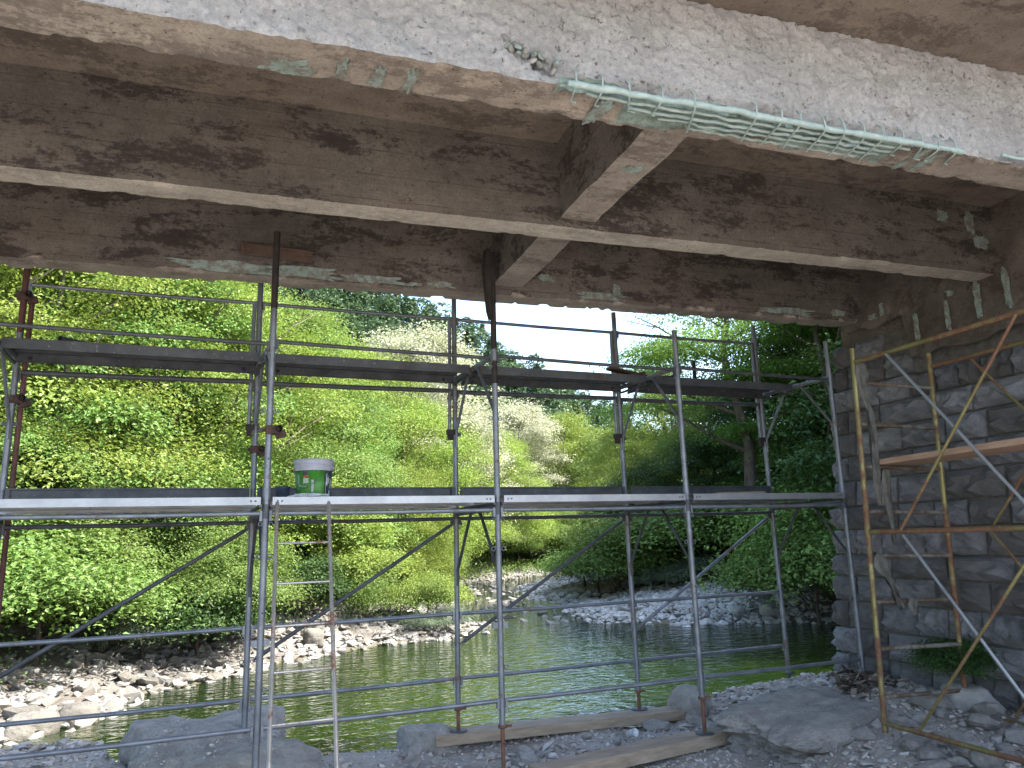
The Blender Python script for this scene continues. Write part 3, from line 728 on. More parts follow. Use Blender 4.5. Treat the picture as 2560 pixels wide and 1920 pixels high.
M_rust2 = simple('brown_stone', (.15, .11, .085), (.27, .21, .165), 6, .9, 0, .8, .01)
def boulder(name, loc, dims, rot, seed, label, mt, sq=2.6, sub=5, cat='boulder', rough=.07):
    bm = bmesh.new(); bmesh.ops.create_icosphere(bm, subdivisions=sub, radius=1)
    V = np.array([v.co[:] for v in bm.verts])
    k = (np.abs(V)**sq).sum(1)**(1/sq); V = V/k[:, None]
    V = V*(1+rough*1.8*fbm(V[:, 0]*1.3, V[:, 1]*1.3, V[:, 2]*1.3, seed, 3)+rough*.5*fbm(V[:, 0]*5, V[:, 1]*6, V[:, 2]*6, seed+3, 3))[:, None]
    for v, c in zip(bm.verts, V*np.array(dims)/2): v.co = c
    for f in bm.faces: f.smooth = True
    me = bpy.data.meshes.new(name); bm.to_mesh(me); bm.free(); me.materials.append(mt)
    o = link(me, name); o.location = loc; o.rotation_euler = rot
    return tag(o, label, cat)
boulder('boulder', (.24, 7.05, -1.86), (1.28, 2.0, .80), (.02, .0, .06), 3, 'big flat grey boulder under the left scaffold feet', M_boul, 5, 6, rough=.12)
boulder('boulder', (.30, 5.75, -1.93), (1.15, 1.0, .80), (.05, -.02, .2), 8, 'low dusty boulder in front of the big flat one at the bottom edge', M_boul, 4, 6, rough=.09)
boulder('boulder', (-.33, 5.75, -1.72), (.34, .3, .26), (0, .1, .3), 12, 'small brown rounded boulder at the bottom edge left of the low dusty one', M_rust2, 2.4)
boulder('boulder', (-.45, 6.5, -1.83), (.3, .3, .3), (0, .1, .3), 13, 'grey rounded stone in the gap left of the big flat boulder', M_boul, 2.4)
boulder('boulder', (4.98, 5.42, -1.62), (1.6, .9, .36), (.07, -.05, .12), 17, 'long pale flat boulder in front of the abutment foot', M_boul, 5, 6, rough=.13)
boulder('boulder', (4.55, 6.72, -1.78), (.34, .42, .62), (.1, .05, .4), 22, 'upright grey block at the water edge beside the second post from the wall', M_boul, 3.2)
boulder('boulder', (1.98, 6.98, -1.80), (.50, .45, .44), (0, .1, .2), 27, 'pale rounded rock at the left end of the rear timber plank', M_boul, 3.2)
boulder('boulder', (5.95, 4.75, -1.48), (.62, .5, .44), (.1, .1, .5), 31, 'round brown-grey boulder between the legs of the yellow tower', M_rockg, 2.4)
boulder('boulder', (-1.85, 12.3, -2.3), (.7, .55, .6), (.05, .1, .5), 35, 'large grey boulder at the water edge on the far left shore', M_rock, 2.6)
boulder('boulder', (-1.35, 12.75, -2.22), (.5, .4, .35), (.05, .1, .2), 37, 'smaller boulder beside the large one on the far left shore', M_rock, 3)
boulder('boulder', (2.55, 17.9, -1.98), (.42, .38, .38), (.05, .1, .2), 39, 'square pale block standing on the left gravel bank seen through the ladder', M_rock, 4, 4)
boulder('boulder', (14.3, 17.0, -2.12), (.9, .6, .4), (.05, .25, .4), 41, 'pale slab-like boulder at the right end of the right gravel bar', M_rockp, 2.3, 4)
boulder('boulder', (13.6, 17.6, -2.1), (.6, .5, .4), (.2, .1, .9), 43, 'rounded pale boulder just left of the slab on the right gravel bar', M_rockp, 2.2, 4)

q = np.column_stack([rng.uniform(-.28, .76, 260), rng.uniform(6.2, 7.85, 260)])
tag(rock_scatter('boulder_chips', np.column_stack([q, np.full(len(q), -1.445)]), .012+.05*rng.beta(1, 4, len(q)), PR, M_rub), 'small stone chips lying on top of the big flat boulder', 'stone chips', kind='stuff')
# ------------------------------------------------------------------ timber planks on the ground
def timber(name, a, b, wid, th, label, mt):
    a, b = Vector(a), Vector(b); d = (b-a); L = d.length; ax = d.normalized(); az = Vector((0, 0, 1)); ay = az.cross(ax).normalized(); az = ax.cross(ay)
    n = 30; P = []
    m = MB(); rings = []
    for i in range(n+1):
        c = a+d*i/n; w2 = wid/2*(1+.02*float(vn(i*.4, 0, 0, 3))); t0 = 0
        ch = .006
        pr = [(-w2+ch, -th), (w2-ch, -th), (w2, -th+ch), (w2, -ch), (w2-ch, 0), (-w2+ch, 0), (-w2, -ch), (-w2, -th+ch)]
        rings.append([c+ay*(p[0]+.003*float(vn(i*.9, k, 0, 5)))+az*(p[1]+.003*float(vn(i*.7, k, 4, 6))) for k, p in enumerate(pr)])
    vs = [q for r_ in rings for q in r_]; fs = []
    for i in range(n):
        for k in range(8): fs.append((i*8+k, i*8+(k+1) % 8, (i+1)*8+(k+1) % 8, (i+1)*8+k))
    m.add(vs, fs); m.add(rings[0], [tuple(range(8))[::-1]]); m.add(rings[-1], [tuple(range(8))])
    o = m.build(name, mt, off=a); o.location = a
    return tag(o, label, 'plank')
timber('timber_plank', (2.0, 6.86, -1.625), (4.42, 6.72, -1.645), .24, .085, 'weathered timber plank under the rear scaffold feet at the water edge', M_wood)
timber('timber_plank', (2.42, 5.62, -1.66), (4.28, 5.86, -1.645), .22, .10, 'weathered timber plank under the front scaffold foot, nearest the bottom edge', M_wood)

# ------------------------------------------------------------------ main scaffold
scaf = empty('tube_scaffold', (2.25, 6.3, -1.65), 'grey galvanised tube scaffold of two lifts standing along the river bank', 'scaffold')
YF, YR, PR_ = 5.79, 6.83, .0242
FX = {-1: (-1.33, -1.40, 2.0), 0: (.46, .49, 2.36), 1: (2.235, 2.25, 2.40), 2: (4.05, 4.041, 1.85), 3: (5.86, 5.86, 1.87)}
FB = {-1: -1.75, 0: -1.70, 1: -1.38, 2: -1.36, 3: -1.42}
RX = {0: (-1.36, -1.32), 1: (.45, .455), 2: (2.225, 2.245), 3: (4.05, 4.02), 4: (5.885, 5.85)}
RBm = {0: -1.7, 1: -1.42, 2: -1.44, 3: -1.47, 4: -1.47}
def lerp(a, b, t): return a+(b-a)*t
def fpost(k, z): x0, x1, _ = FX[k]; return Vector((lerp(x0, x1, (z+1.5)/3.6), YF, z))
def rpost(k, z): x0, x1 = RX[k]; return Vector((lerp(x0, x1, (z+1.5)/3.6), YR, z))
def T(pts, r, name, mt=M_galv, par=scaf, n=10): return MB().tube(pts, r, n).build(name, mt, par)
def ring(par, c, ax, r=.02, t=.004, mt=M_galv):
    ax = Vector(ax).normalized(); a = ax.orthogonal().normalized(); b = ax.cross(a); c = Vector(c)
    pts = [c+(a*math.cos(q)+b*math.sin(q))*r for q in [2*math.pi*k/10 for k in range(11)]]
    return MB().tube(pts, t, 6, False).build('pin_ring', mt, par)
posts = {}
for k in FX:
    top = FX[k][2]
    gt = {0: 1.75, 1: 1.26}.get(k, top)
    p = T([fpost(k, FB[k]), fpost(k, .22), fpost(k, gt)], PR_, 'post'); posts['f', k] = p
    T([fpost(k, .33), fpost(k, .41)], PR_+.004, 'spigot_sleeve')
    if k in (0, 1): T([fpost(k, gt), fpost(k, top)], PR_+.001, 'rusty_extension', M_darkpipe)
    for z in (-.96, -.07, .97):
        for s in (-1, 1): ring(p, fpost(k, z)+Vector((s*.042, 0, 0)), (0, 1, 0), .016)
    for z in (-.65,):
        MB().box(fpost(k, z)+Vector((-.062, -.008, -.022)), fpost(k, z)+Vector((.062, .008, .022))).build('wedge_plate', M_galv, p)
    for z in (-1.5, -.45, .62):
        a = fpost(k, z)+Vector((.003, -PR_-.0005, 0)); T([a, a+Vector((0, .004, 0))], .006, 'bolt_hole', M_darkpipe, p, 8)
for k in RX:
    zt = 2.32 if k else 1.72
    p = T([rpost(k, RBm[k]), rpost(k, .3), rpost(k, zt)], PR_, 'post'); posts['r', k] = p
    if k == 0:
        T([rpost(k, 1.70), rpost(k, 2.5)], PR_+.001, 'red_extension', M_redpipe); T([rpost(k, -1.2)+Vector((.055, .02, 0)), rpost(k, 2.0)+Vector((.055, .02, 0))], .02, 'guard_post', M_redpipe)
    else:
        g_ = T([rpost(k, 1.0)+Vector((-.055, 0, 0)), rpost(k, 2.10)+Vector((-.045, 0, 0))], .017, 'guard_post', M_galv)
        c = rpost(k, 1.0)+Vector((-.03, 0, 0))
        MB().obox(c, (1, 0, 0), (0, 1, 0), (0, 0, 1), (.05, .03, .022)).obox(c+Vector((-.02, 0, -.045)), (1, 0, 0), (0, 1, 0), (0, 0, 1), (.022, .02, .03)).build('coupler', M_darkpipe, scaf)
        MB().box(rpost(k, 1.32)+Vector((-.075, -.01, -.008)), rpost(k, 1.32)+Vector((.03, .012, .008))).build('coupler', M_galv2, scaf)
    for z in (-.9, 1.24, 1.13):
        for s in (-1, 1): ring(p, rpost(k, z)+Vector((s*.042, 0, 0)), (0, 1, 0), .015)
    for z in (.98, .16):
        MB().box(rpost(k, z)+Vector((-.055, -.008, -.018)), rpost(k, z)+Vector((.055, .008, .018))).build('wedge_plate', M_galv2, p)
# jacks and base plates
def jack(top, zb, mt=M_rust, plate=True):
    top = Vector(top); n = int((top.z-zb)/.006); pts = []; rs = []
    for i in range(n+1): pts.append(Vector((top.x, top.y, lerp(zb, top.z, i/n)))); rs.append(.0175 if i % 2 else .0150)
    j = MB().tube(pts, rs, 10).build('base_jack', mt, scaf)
    MB().lathe([(.016, 0), (.033, 0), (.033, .022), (.016, .022)], (top.x, top.y, top.z-.014), 12).obox(top+Vector((.045, 0, -.006)), (1, 0, 0), (0, 1, 0), (0, 0, 1), (.03, .006, .008)).build('jack_nut', mt, j)
    if plate: MB().lathe([(0, .006), (.075, .006), (.078, 0), (0, 0)], (top.x, top.y, zb-.001), 18).build('base_plate', M_galv2, j)
jack(fpost(1, -1.38), -1.75); jack(fpost(2, -1.36), -1.642); jack(fpost(3, -1.36), -1.48, M_galv); jack(rpost(1, -1.42), -1.515)
jack(rpost(2, -1.44), -1.622); jack(rpost(3, -1.47), -1.636); jack(rpost(4, -1.47), -1.66, M_galv2, False); jack(fpost(0, -1.62), -1.75); jack(rpost(0, -1.65), -1.78); jack(fpost(-1, -1.7), -1.8)
# horizontal tubes between posts; ends flattened into hooks
def ledger(pf, a, b, z0, z1, r=.0168, name='ledger', mt=M_galv, yo=0.0, zo=0):
    A_, B_ = pf(a, z0)+Vector((.045, yo, 0)), pf(b, z1)+Vector((-.045, yo, 0))
    o = T([A_, A_.lerp(B_, .5)+Vector((0, 0, -.004)), B_], r, name, mt)
    for e, s in ((A_, -1), (B_, 1)):
        MB().obox(e+Vector((s*.012, 0, -.018)), (1, 0, 0), (0, 1, 0), (0, 0, 1), (.009, .014, .036)).build('hook', mt, o)
        ring(o, e+Vector((s*.008, -.012, -.075)), (0, 1, 0), .012, .003)
    return o
for k in range(-1, 3):
    ledger(fpost, k, k+1, -1.20, -1.20)                                  # front guard rail, low
    ledger(fpost, k, k+1, .232, .232)                                    # under the lower deck
    ledger(fpost, k, k+1, 1.495, 1.475, .0155, mt=M_galv2)               # upper front rail
for k in range(0, 4):
    ledger(rpost, k, k+1, -.64, -.64); ledger(rpost, k, k+1, -1.19, -1.19)
    ledger(rpost, k, k+1, .20, .20, mt=M_galv2)
    ledger(rpost, k, k+1, 1.385, 1.395, .022, mt=M_galv2)
    ledger(rpost, k, k+1, 2.10, 2.10, .0165, 'guard_rail')
    a, b = rpost(k, -.90)+Vector((.05, .03, 0)), rpost(k+1, .15)+Vector((-.03, .03, 0))
    d = (b-a).normalized()
    o = T([a, a+d*.04, a.lerp(b, .5), b-d*.04, b], [.008, .0165, .0165, .0165, .008], 'diagonal_brace', M_galv2 if k < 3 else M_galv)
# transoms with corner struts, both lifts
for k in range(-1, 4):
    kr = k+1
    for z, mt in ((1.50, M_galv), (.245, M_galv2)):
        a, b = fpost(k, z), rpost(kr, z)
        T([a, b], .0225, 'transom', mt)
        for (s, e, py) in ((a, b, fpost(k, z-.46)), (b, a, rpost(kr, z-.50))):
            d = (e-s).normalized(); q = s+d*.40+Vector((0, 0, -.02)); g0 = py+d*.03+Vector((0, 0, -.14))
            T([q+d*.05, q, py+d*.06+Vector((0, 0, .03)), py+d*.033, g0], [.010, .0135, .0135, .0135, .012], 'corner_strut', mt)
        for (s, u) in ((a, 1), (b, -1)):
            T([s+Vector((0, 0, -.05)), s+Vector((0, 0, .05))], PR_+.0035, 'collar', mt)
# deck planks: pressed steel, open underneath
def deck(x0, x1, y0, y1, zt, mt, name='deck_plank', dep=.055):
    m = MB(); t = .0025
    m.box((x0, y0, zt-t), (x1, y1, zt)); m.box((x0, y0, zt-dep), (x1, y0+t, zt-t-.0002)); m.box((x0, y1-t, zt-dep), (x1, y1, zt-t-.0002))
    m.box((x0, y0+t+.0003, zt-dep), (x1, y0+.02, zt-dep+t)); m.box((x0, y1-.02, zt-dep), (x1, y1-t-.0003, zt-dep+t))
    for i in range(1, 4):
        yy = lerp(y0, y1, i/4); m.box((x0+.02, yy-.014, zt-.022), (x1-.02, yy+.014, zt-t-.0003))
    o = m.build(name, mt, scaf)
    for x in (x0, x1):
        s = 1 if x == x0 else -1
        for yy in (y0, y1-.001):
            yo = -.002 if yy == y0 else .002
            for q in (.035, .065): T([(x+s*q, yy+yo*1.5, zt-.028), (x+s*q, yy, zt-.028)], .007, 'rivet', M_galv2, o, 8)
        MB().box((x-.012, y0+.004, zt-dep-.018), (x+.012, y1-.004, zt-dep-.001)).build('end_bracket', M_galv2, o)
    return o
for k in range(-1, 3):
    xa, xb = fpost(k, .3).x+.04, fpost(k+1, .3).x-.04
    deck(xa, xb, 5.745, 6.235, .345, M_deck); deck(xa, xb, 6.25, 6.74, .345, M_deck)
    u = deck(xa, xb, 6.27, 6.745, 1.522, M_galv2, dep=.075)
    for x in (xa+.10, xb-.10):
        T([(x, 6.739, 1.482), (x, 6.7445, 1.482)], .016, 'slot', M_darkpipe, u, 10)
for k in range(0, 4):
    xa, xb = rpost(k, .4).x+.03, rpost(k+1, .4).x-.03
    m = MB(); m.box((xa, 6.79, .345), (xb, 6.793, .485)); m.box((xa, 6.775, .472), (xb, 6.7895, .485)); m.box((xa, 6.775, .345), (xb, 6.7895, .357))
    m.box((xa, 6.77, .35), (xa+.03, 6.7748, .48)); m.box((xb-.03, 6.77, .35), (xb, 6.7748, .48))
    m.build('toe_board', M_galv2, scaf)
MB().box((1.25, 6.785, 1.525), (2.16, 6.80, 1.63)).build('toe_board', M_galv2, scaf)
# swivel couplers with stub pipes
def coupler(c, L=.16, par=scaf):
    c = Vector(c); o = MB().obox(c, (1, 0, 0), (0, 1, 0), (0, 0, 1), (.045, .036, .03)).obox(c+Vector((.06, .0, -.03)), (1, 0, .3), (0, 1, 0), (-.3, 0, 1), (.035, .02, .025)).obox(c+Vector((-.05, 0, .0)), (1, 0, 0), (0, 1, 0), (0, 0, 1), (.018, .012, .012)).build('coupler', M_rustd, par)
    MB().tube([c+Vector((.045, -.07, .005)), c+Vector((.045, L, .005))], .0242, 14, False).tube([c+Vector((.045, -.069, .005)), c+Vector((.045, L, .005))], .020, 14, False).build('stub_pipe', M_galv2, o)
    return o
coupler(fpost(0, .83)+Vector((.02, -.01, 0))); coupler(rpost(1, .81)+Vector((.01, 0, 0)), .1); coupler(rpost(0, 1.17)+Vector((.03, 0, 0)), .1); coupler(rpost(0, 2.0)+Vector((.0, 0, 0)), .06)

# wooden wedges against the far girder
tag(timber('wooden_board', (.24, 6.10, 2.37), (.80, 6.075, 2.35), .02, .10, 'x', M_woodred), 'brown board wedged between the tall dark post and the far girder face')
m = MB(); m.add([(2.19, 5.755, 2.42), (2.232, 5.755, 2.42), (2.222, 5.755, 1.80), (2.20, 5.755, 1.88), (2.17, 5.755, 2.22), (2.19, 5.83, 2.42), (2.232, 5.83, 2.42), (2.222, 5.83, 1.80), (2.20, 5.83, 1.88), (2.17, 5.83, 2.22)],
                [(0, 4, 3, 2, 1), (5, 6, 7, 8, 9), (0, 1, 6, 5), (1, 2, 7, 6), (2, 3, 8, 7), (3, 4, 9, 8), (4, 0, 5, 9)])
o = m.build('wooden_wedge', M_darkpipe, off=(2.2, 5.79, 2.1)); o.location = (2.2, 5.79, 2.1); tag(o, 'dark tapered wooden wedge beside the tall post near the cross beam', 'wedge')
# things lying on the upper deck
m = MB().tube([(-.98, 6.36, 1.552), (-.62, 6.66, 1.552)], .028, 12, False).tube([(-.98, 6.36, 1.552), (-.62, 6.66, 1.552)], .024, 12, False)
o = m.build('pipe_offcut', M_galv2, off=(-.8, 6.5, 1.6)); o.location = (-.8, 6.5, 1.6); tag(o, 'short pipe offcut lying on the upper deck at the far left', 'pipe')
for i, (x, y, z, a, s, mt, nm, lb) in enumerate([(3.72, 6.5, 1.542, .2, (.13, .06, .018), M_rust, 'brick_piece', 'broken reddish brick left of the second post from the wall on the upper deck'),
        (3.95, 6.52, 1.60, -.35, (.22, .05, .014), M_woodred, 'board_offcut', 'brown board offcut tilted up on the upper deck debris'),
        (3.9, 6.42, 1.537, .5, (.2, .045, .012), M_woodred, 'board_offcut', 'brown board offcut lying flat under the tilted one on the upper deck'),
        (4.35, 6.5, 1.56, .15, (.17, .05, .014), M_darkpipe, 'board_offcut', 'dark board offcut right of the post on the upper deck'),
        (3.15, 5.95, .355, .05, (.25, .03, .01), M_woodred, 'board_offcut', 'thin brown lath lying on the lower deck in the second bay from the right'),
        (4.75, 5.95, .357, .03, (.28, .03, .012), M_wood, 'board_offcut', 'pale lath lying on the lower deck in the bay nearest the wall')]):
    m = MB().obox((x, y, z), (math.cos(a), 0, math.sin(a)*.45), (0, 1, 0), (-math.sin(a)*.45, 0, math.cos(a)), s)
    o = m.build(nm, mt, off=(x, y, z)); o.location = (x, y, z); tag(o, lb, 'debris')
m = MB().tube([(4.86, 6.65, 1.524), (4.86, 6.65, 1.80)], .02, 10); o = m.build('short_stake', M_darkpipe, off=(4.86, 6.65, 1.59)); o.location = (4.86, 6.65, 1.59); tag(o, 'short dark stake standing up behind the upper deck near the wall', 'stake')

# ------------------------------------------------------------------ ladder
lad = empty('steel_ladder', (.72, 4.35, -1.6), 'worn steel rung ladder leaning on the lower deck at the left', 'ladder')
def lp(s, t):     # side 0/1, t 0 top .. 1 bottom
    a = Vector((.545, 5.72, .265)) if s == 0 else Vector((.905, 5.72, .265)); d = Vector((-.14, -1.42, -1.86))
    return a+d*t
for s in (0, 1): T([lp(s, -.02), lp(s, .3), lp(s, 1.0)], .0135, 'rail', M_ladder, lad)
for t in (.132, .27, .403, .535, .67, .80, .935):
    T([lp(0, t)+Vector((.008, 0, 0)), lp(1, t)-Vector((.008, 0, 0))], .0082, 'rung', M_ladder, lad, 8)
for s in (0, 1):
    e = lp(s, -.02); MB().tube([e, e+Vector((0, .03, .012)), e+Vector((0, .055, -.005))], .0135, 8).build('hook', M_ladder, lad)

# ------------------------------------------------------------------ paint bucket
def bucket_mats():
    m, nt, b = mat('green_bucket_plastic'); v = coords(nt)
    c = ramp(nt, noise(nt, v, 9, 5), [(.3, (.02, .12, .008)), (.7, (.045, .21, .015))])
    st = noise(nt, coords(nt, scale=(28, 28, 3.5)), 1, 4, .6)
    k = ramp(nt, st, [(.66, 0), (.70, 1)])
    c = mix(nt, k, c, (.42, .46, .44)); setc(nt, b, c, .45)
    return m
M_bk = bucket_mats()
M_rim = simple('grey_plastic', (.26, .27, .31), (.36, .37, .42), 10, .5)
M_blk = simple('black_print', (.01, .012, .015), (.03, .035, .05), 30, .5)
M_navy = simple('navy_print', (.01, .02, .03), (.03, .05, .06), 20, .5)
M_wht = simple('white_splash', (.45, .47, .48), (.62, .64, .65), 20, .6)
M_red = simple('red_print', (.22, .03, .01), (.4, .07, .02), 25, .5)
M_wire = simple('handle_wire', (.10, .10, .10), (.22, .22, .22), 30, .5, .6)
bc = (.835, 6.02, .3455)
bk = empty('paint_bucket', bc, 'green plastic bucket with grey rim and white drips standing on the lower deck', 'bucket')
MB().lathe([(0, .002), (.122, .002), (.126, .008), (.139, .225), (.133, .225), (.120, .02), (0, .02)], bc, 36).build('tub', M_bk, bk)
MB().lathe([(.139, .205), (.1475, .205), (.1485, .222), (.143, .225), (.149, .229), (.149, .243), (.144, .246), (.150, .249), (.152, .290), (.147, .292), (.138, .29), (.134, .215)], bc, 36).build('rim', M_rim, bk)
def wrap(t0, t1, z0, z1, r, mt, name, n=8):       # printed panel on the tub wall
    m = MB(); vs = []
    for i in range(n+1):
        th = lerp(t0, t1, i/n)
        for z_ in (z0, z1):
            rr = r+.0590*z_ ; vs.append((bc[0]+rr*math.cos(th), bc[1]+rr*math.sin(th), bc[2]+z_))
    m.add(vs, [(2*i, 2*i+2, 2*i+3, 2*i+1) for i in range(n)], True)
    return m.build(name, mt, bk)
D0 = math.atan2(-6.02, -.835)       # towards the viewer
rr0 = .1268
wrap(D0-.62, D0-.28, .155, .20, rr0, M_blk, 'label_print'); wrap(D0-.62, D0-.28, .155, .168, rr0+.0006, M_red, 'label_print')
for i in range(4): wrap(D0-.60, D0-.30+.04*(i % 2), .112+.009*i, .116+.009*i, rr0, M_wht, 'label_print')
wrap(D0+.62, D0+1.5, .012, .203, rr0, M_navy, 'dark_side_print', 14)
wrap(D0+1.0, D0+1.12, .02, .055, rr0+.0008, M_wht, 'barcode_label', 3)
for i in range(16):
    t = D0+random.choice([random.uniform(.55, 1.3), random.uniform(-1.1, .4)]) if i > 5 else D0+random.uniform(.6, 1.25)
    z1_ = random.uniform(.12, .20); wd = random.uniform(.012, .04)
    wrap(t, t+wd, z1_-random.uniform(.03, .11), z1_, rr0+.0012+.0001*i, M_wht, 'paint_drip', 2)
hp = []; M_rag0 = simple('grey_grip', (.12, .12, .11), (.3, .3, .28), 40, .8)
for i in range(15):
    f = i/14; th = D0+1.25-f*2.5
    hp.append((bc[0]+.153*math.cos(th), bc[1]+.153*math.sin(th), bc[2]+.215-.135*math.sin(math.pi*f**1.9)**.9))
o = MB().tube(hp, .0022, 6).build('handle', M_wire, bk)
MB().tube(hp[9:12], .0065, 8).build('grip', M_rag0, o)
o = MB().lathe([(0, 0), (.052, 0), (.056, .085), (.060, .088), (.060, .10), (.055, .10), (.05, .01), (0, .01)], (.62, 6.12, .346), 20)
o = o.build('small_tub', simple('dark_blue_plastic', (.03, .04, .06), (.06, .08, .12), 12, .4), off=(.62, 6.12, .346)); o.location = (.62, 6.12, .346); tag(o, 'small dark blue tub left of the green bucket on the lower deck', 'tub')
def crumple(name, c, dims, seed, mt, label, cat):
    bm = bmesh.new(); bmesh.ops.create_icosphere(bm, subdivisions=4, radius=1)
    for v in bm.verts:
        p = v.co; n_ = 1+.35*float(fbm(p.x*2.2, p.y*2.2, p.z*2.2, seed, 4)); v.co = Vector((p.x*dims[0]*n_, p.y*dims[1]*n_, max(p.z, -.3)*dims[2]*n_))
    me = bpy.data.meshes.new(name); bm.to_mesh(me); bm.free(); me.materials.append(mt); o = link(me, name); o.location = c
    return tag(o, label, cat)
crumple('plastic_sheet', (.77, 5.80, .352), (.12, .04, .022), 3, simple('cloudy_plastic', (.25, .30, .31), (.45, .5, .52), 20, .35), 'crumpled clear plastic sheet in front of the bucket on the deck edge', 'plastic')
m = MB().lathe([(0, 0), (.028, 0), (.036, .085), (.038, .087), (.0355, .085), (.027, .003)], (0, 0, 0), 20)
o = m.build('plastic_cup', simple('white_plastic', (.6, .62, .66), (.72, .74, .78), 9, .3)); o.location = (3.62, 6.32, float(terrain(3.62, 6.32))+.045); o.rotation_euler = (1.25, .15, .3); tag(o, 'white plastic cup lying on the ground in front of the rear timber plank', 'cup')

# ------------------------------------------------------------------ yellow tower scaffold at the wall (bridge axes)
tw = empty('yellow_scaffold_tower', (5.1, 4.1, -1.5), 'yellowish rusty frame scaffold tower close to the stone wall', 'scaffold', rot=BR)
def leg(i, y, z):
    x = (4.64 if i == 0 else 5.47)+.042*(z+1.5); return Vector((x, y, z))
for y in (5.0, 3.14):
    for i in (0, 1):
        T([leg(i, y, -1.52), leg(i, y, -.02)], .0215, 'leg', M_yel, tw); T([leg(i, y, -.012), leg(i, y, 1.48)], .0215, 'leg', M_yel, tw)
        T([leg(i, y, -.09), leg(i, y, .03)], .0245, 'joint_sleeve', M_yel, tw)
        T([leg(i, y, -1.42), leg(i, y, -1.40)], .026, 'joint_sleeve', M_yel, tw)
    for z in (1.18, .83, .48, .12, -.23, -.58, -.93, -1.28):
        T([leg(0, y, z)+Vector((.02, 0, .01)), leg(1, y, z)-Vector((.02, 0, .01))], .0165, 'rung', M_rung, tw)
for i in (0, 1):
    for z in (1.36, -.03, -1.455):
        T([leg(i, 4.975, z), leg(i, 3.16, z)], .019, 'side_rail', M_yel, tw)
    s = (-1 if i == 0 else 1)*.03
    for (zt_, zb_) in ((1.34, -.02), (-.06, -1.42)):
        T([leg(i, 4.62, zt_)+Vector((s, 0, 0)), leg(i, 3.5, zb_)+Vector((s, 0, 0))], .0115, 'cross_brace', M_deck if i == 0 else M_yel, tw, 8)
        T([leg(i, 3.5, zt_)+Vector((s*1.6, 0, 0)), leg(i, 4.62, zb_)+Vector((s*1.6, 0, 0))], .0115, 'cross_brace', M_yel, tw, 8)
# board on the rung
m = MB(); pts = [(4.86, 5.03), (5.30, 5.03), (5.12, 3.0), (4.68, 3.0)]
m.add([(x, y, .502) for x, y in pts]+[(x, y, .545) for x, y in pts], [(3, 2, 1, 0), (4, 5, 6, 7), (0, 1, 5, 4), (1, 2, 6, 5), (2, 3, 7, 6), (3, 0, 4, 7)])
c_ = Matrix.Rotation(BR, 3, 'Z') @ Vector((5.0, 4.0, .5)); o = m.build('wooden_board', M_wood2, off=(5.0, 4.0, .5)); o.location = c_; o.rotation_euler = (0, 0, BR); tag(o, 'reddish brown wooden board laid across the rungs of the yellow tower', 'plank')
# rags hanging from the tower
def rag(pts, wd, label, seed):
    m = MB(); n = len(pts); vs = []; c0 = Vector(pts[0])
    for i, p in enumerate(pts):
        for j in range(7):
            f = j/6-.5; ww_ = wd[min(i, len(wd)-1)]
            vs.append((p[0]+f*ww_+.006*float(vn(i, j, 0, seed)), p[1]+.022*math.sin(j*2.1+i*.8)-.02*abs(f)+.010*float(vn(i*.7, j*.9, 1, seed)), p[2]-.02*float(vn(j*.8, i*.2, 0, seed+1))))
    m.add(vs, [(i*7+j, i*7+j+1, (i+1)*7+j+1, (i+1)*7+j) for i in range(n-1) for j in range(6)], True)
    m.add([(v[0], v[1]+.004, v[2]) for v in vs], [(i*7+j, (i+1)*7+j, (i+1)*7+j+1, i*7+j+1) for i in range(n-1) for j in range(6)], True)
    o = m.build('hanging_rag', M_rag, off=c0); o.location = Matrix.Rotation(BR, 3, 'Z') @ c0; o.rotation_euler = (0, 0, BR)
    tag(o, label, 'rag')
M_rag = simple('dirty_cloth', (.06, .06, .052), (.15, .148, .13), 12, .95, 0, .6, .01)
rag([(4.80, 4.97, 1.36-.09*i) for i in range(4)]+[(4.83, 4.97, .98-.1*i) for i in range(9)], [.10, .12, .09, .07, .05, .05, .04, .05, .06, .05, .05, .06], 'long dirty rag strip hanging from the top of the yellow tower leg', 3)
rag([(4.74+.012*i, 4.96, -.20-.05*i) for i in range(4)]+[(4.80+.02*i, 4.96, -.38-.05*i) for i in range(6)], [.07, .12, .14, .10, .06, .05, .05, .04, .06, .03], 'knotted grey rag hanging beside the lower leg of the yellow tower', 9)
rag([(4.88, 4.93, .46), (4.90, 4.95, .36), (4.90, 4.95, .2), (4.90, 4.95, .02), (4.91, 4.95, -.12)], [.05, .06, .05, .04, .03], 'thin rag strip hanging below the board of the yellow tower', 14)
rag([(5.02+.005*i, 4.96, -.56-.04*i) for i in range(4)], [.10, .08, .05, .03], 'small rag draped on a lower rung of the yellow tower', 19)
# heap of litter at the wall foot
vs = MB(); rr = np.random.default_rng(5)
for i in range(150):
    x, y = 5.62+rr.normal(0, .17), 5.62+rr.normal(0, .16); z_ = float(terrain(x, y))+.015+.10*max(0, 1-abs(x-5.62)/.3)*rr.random()
    a = rr.uniform(0, 3.14); e = Euler((rr.normal(0, .5), rr.normal(0, .5), a)).to_matrix()
    vs.obox((x, y, z_), e.col[0], e.col[1], e.col[2], (rr.uniform(.02, .06), rr.uniform(.01, .03), .003))
o = vs.build('litter_heap', isl_mat('dry_litter', [(0, (.03, .025, .02)), (.5, (.10, .07, .045)), (.8, (.20, .17, .13)), (1, (.3, .29, .27))], .9, .3), off=(5.62, 5.62, -1.4)); o.location = (5.62, 5.62, -1.4)
tag(o, 'heap of dry leaves and broken litter at the foot of the abutment', 'litter', kind='stuff')

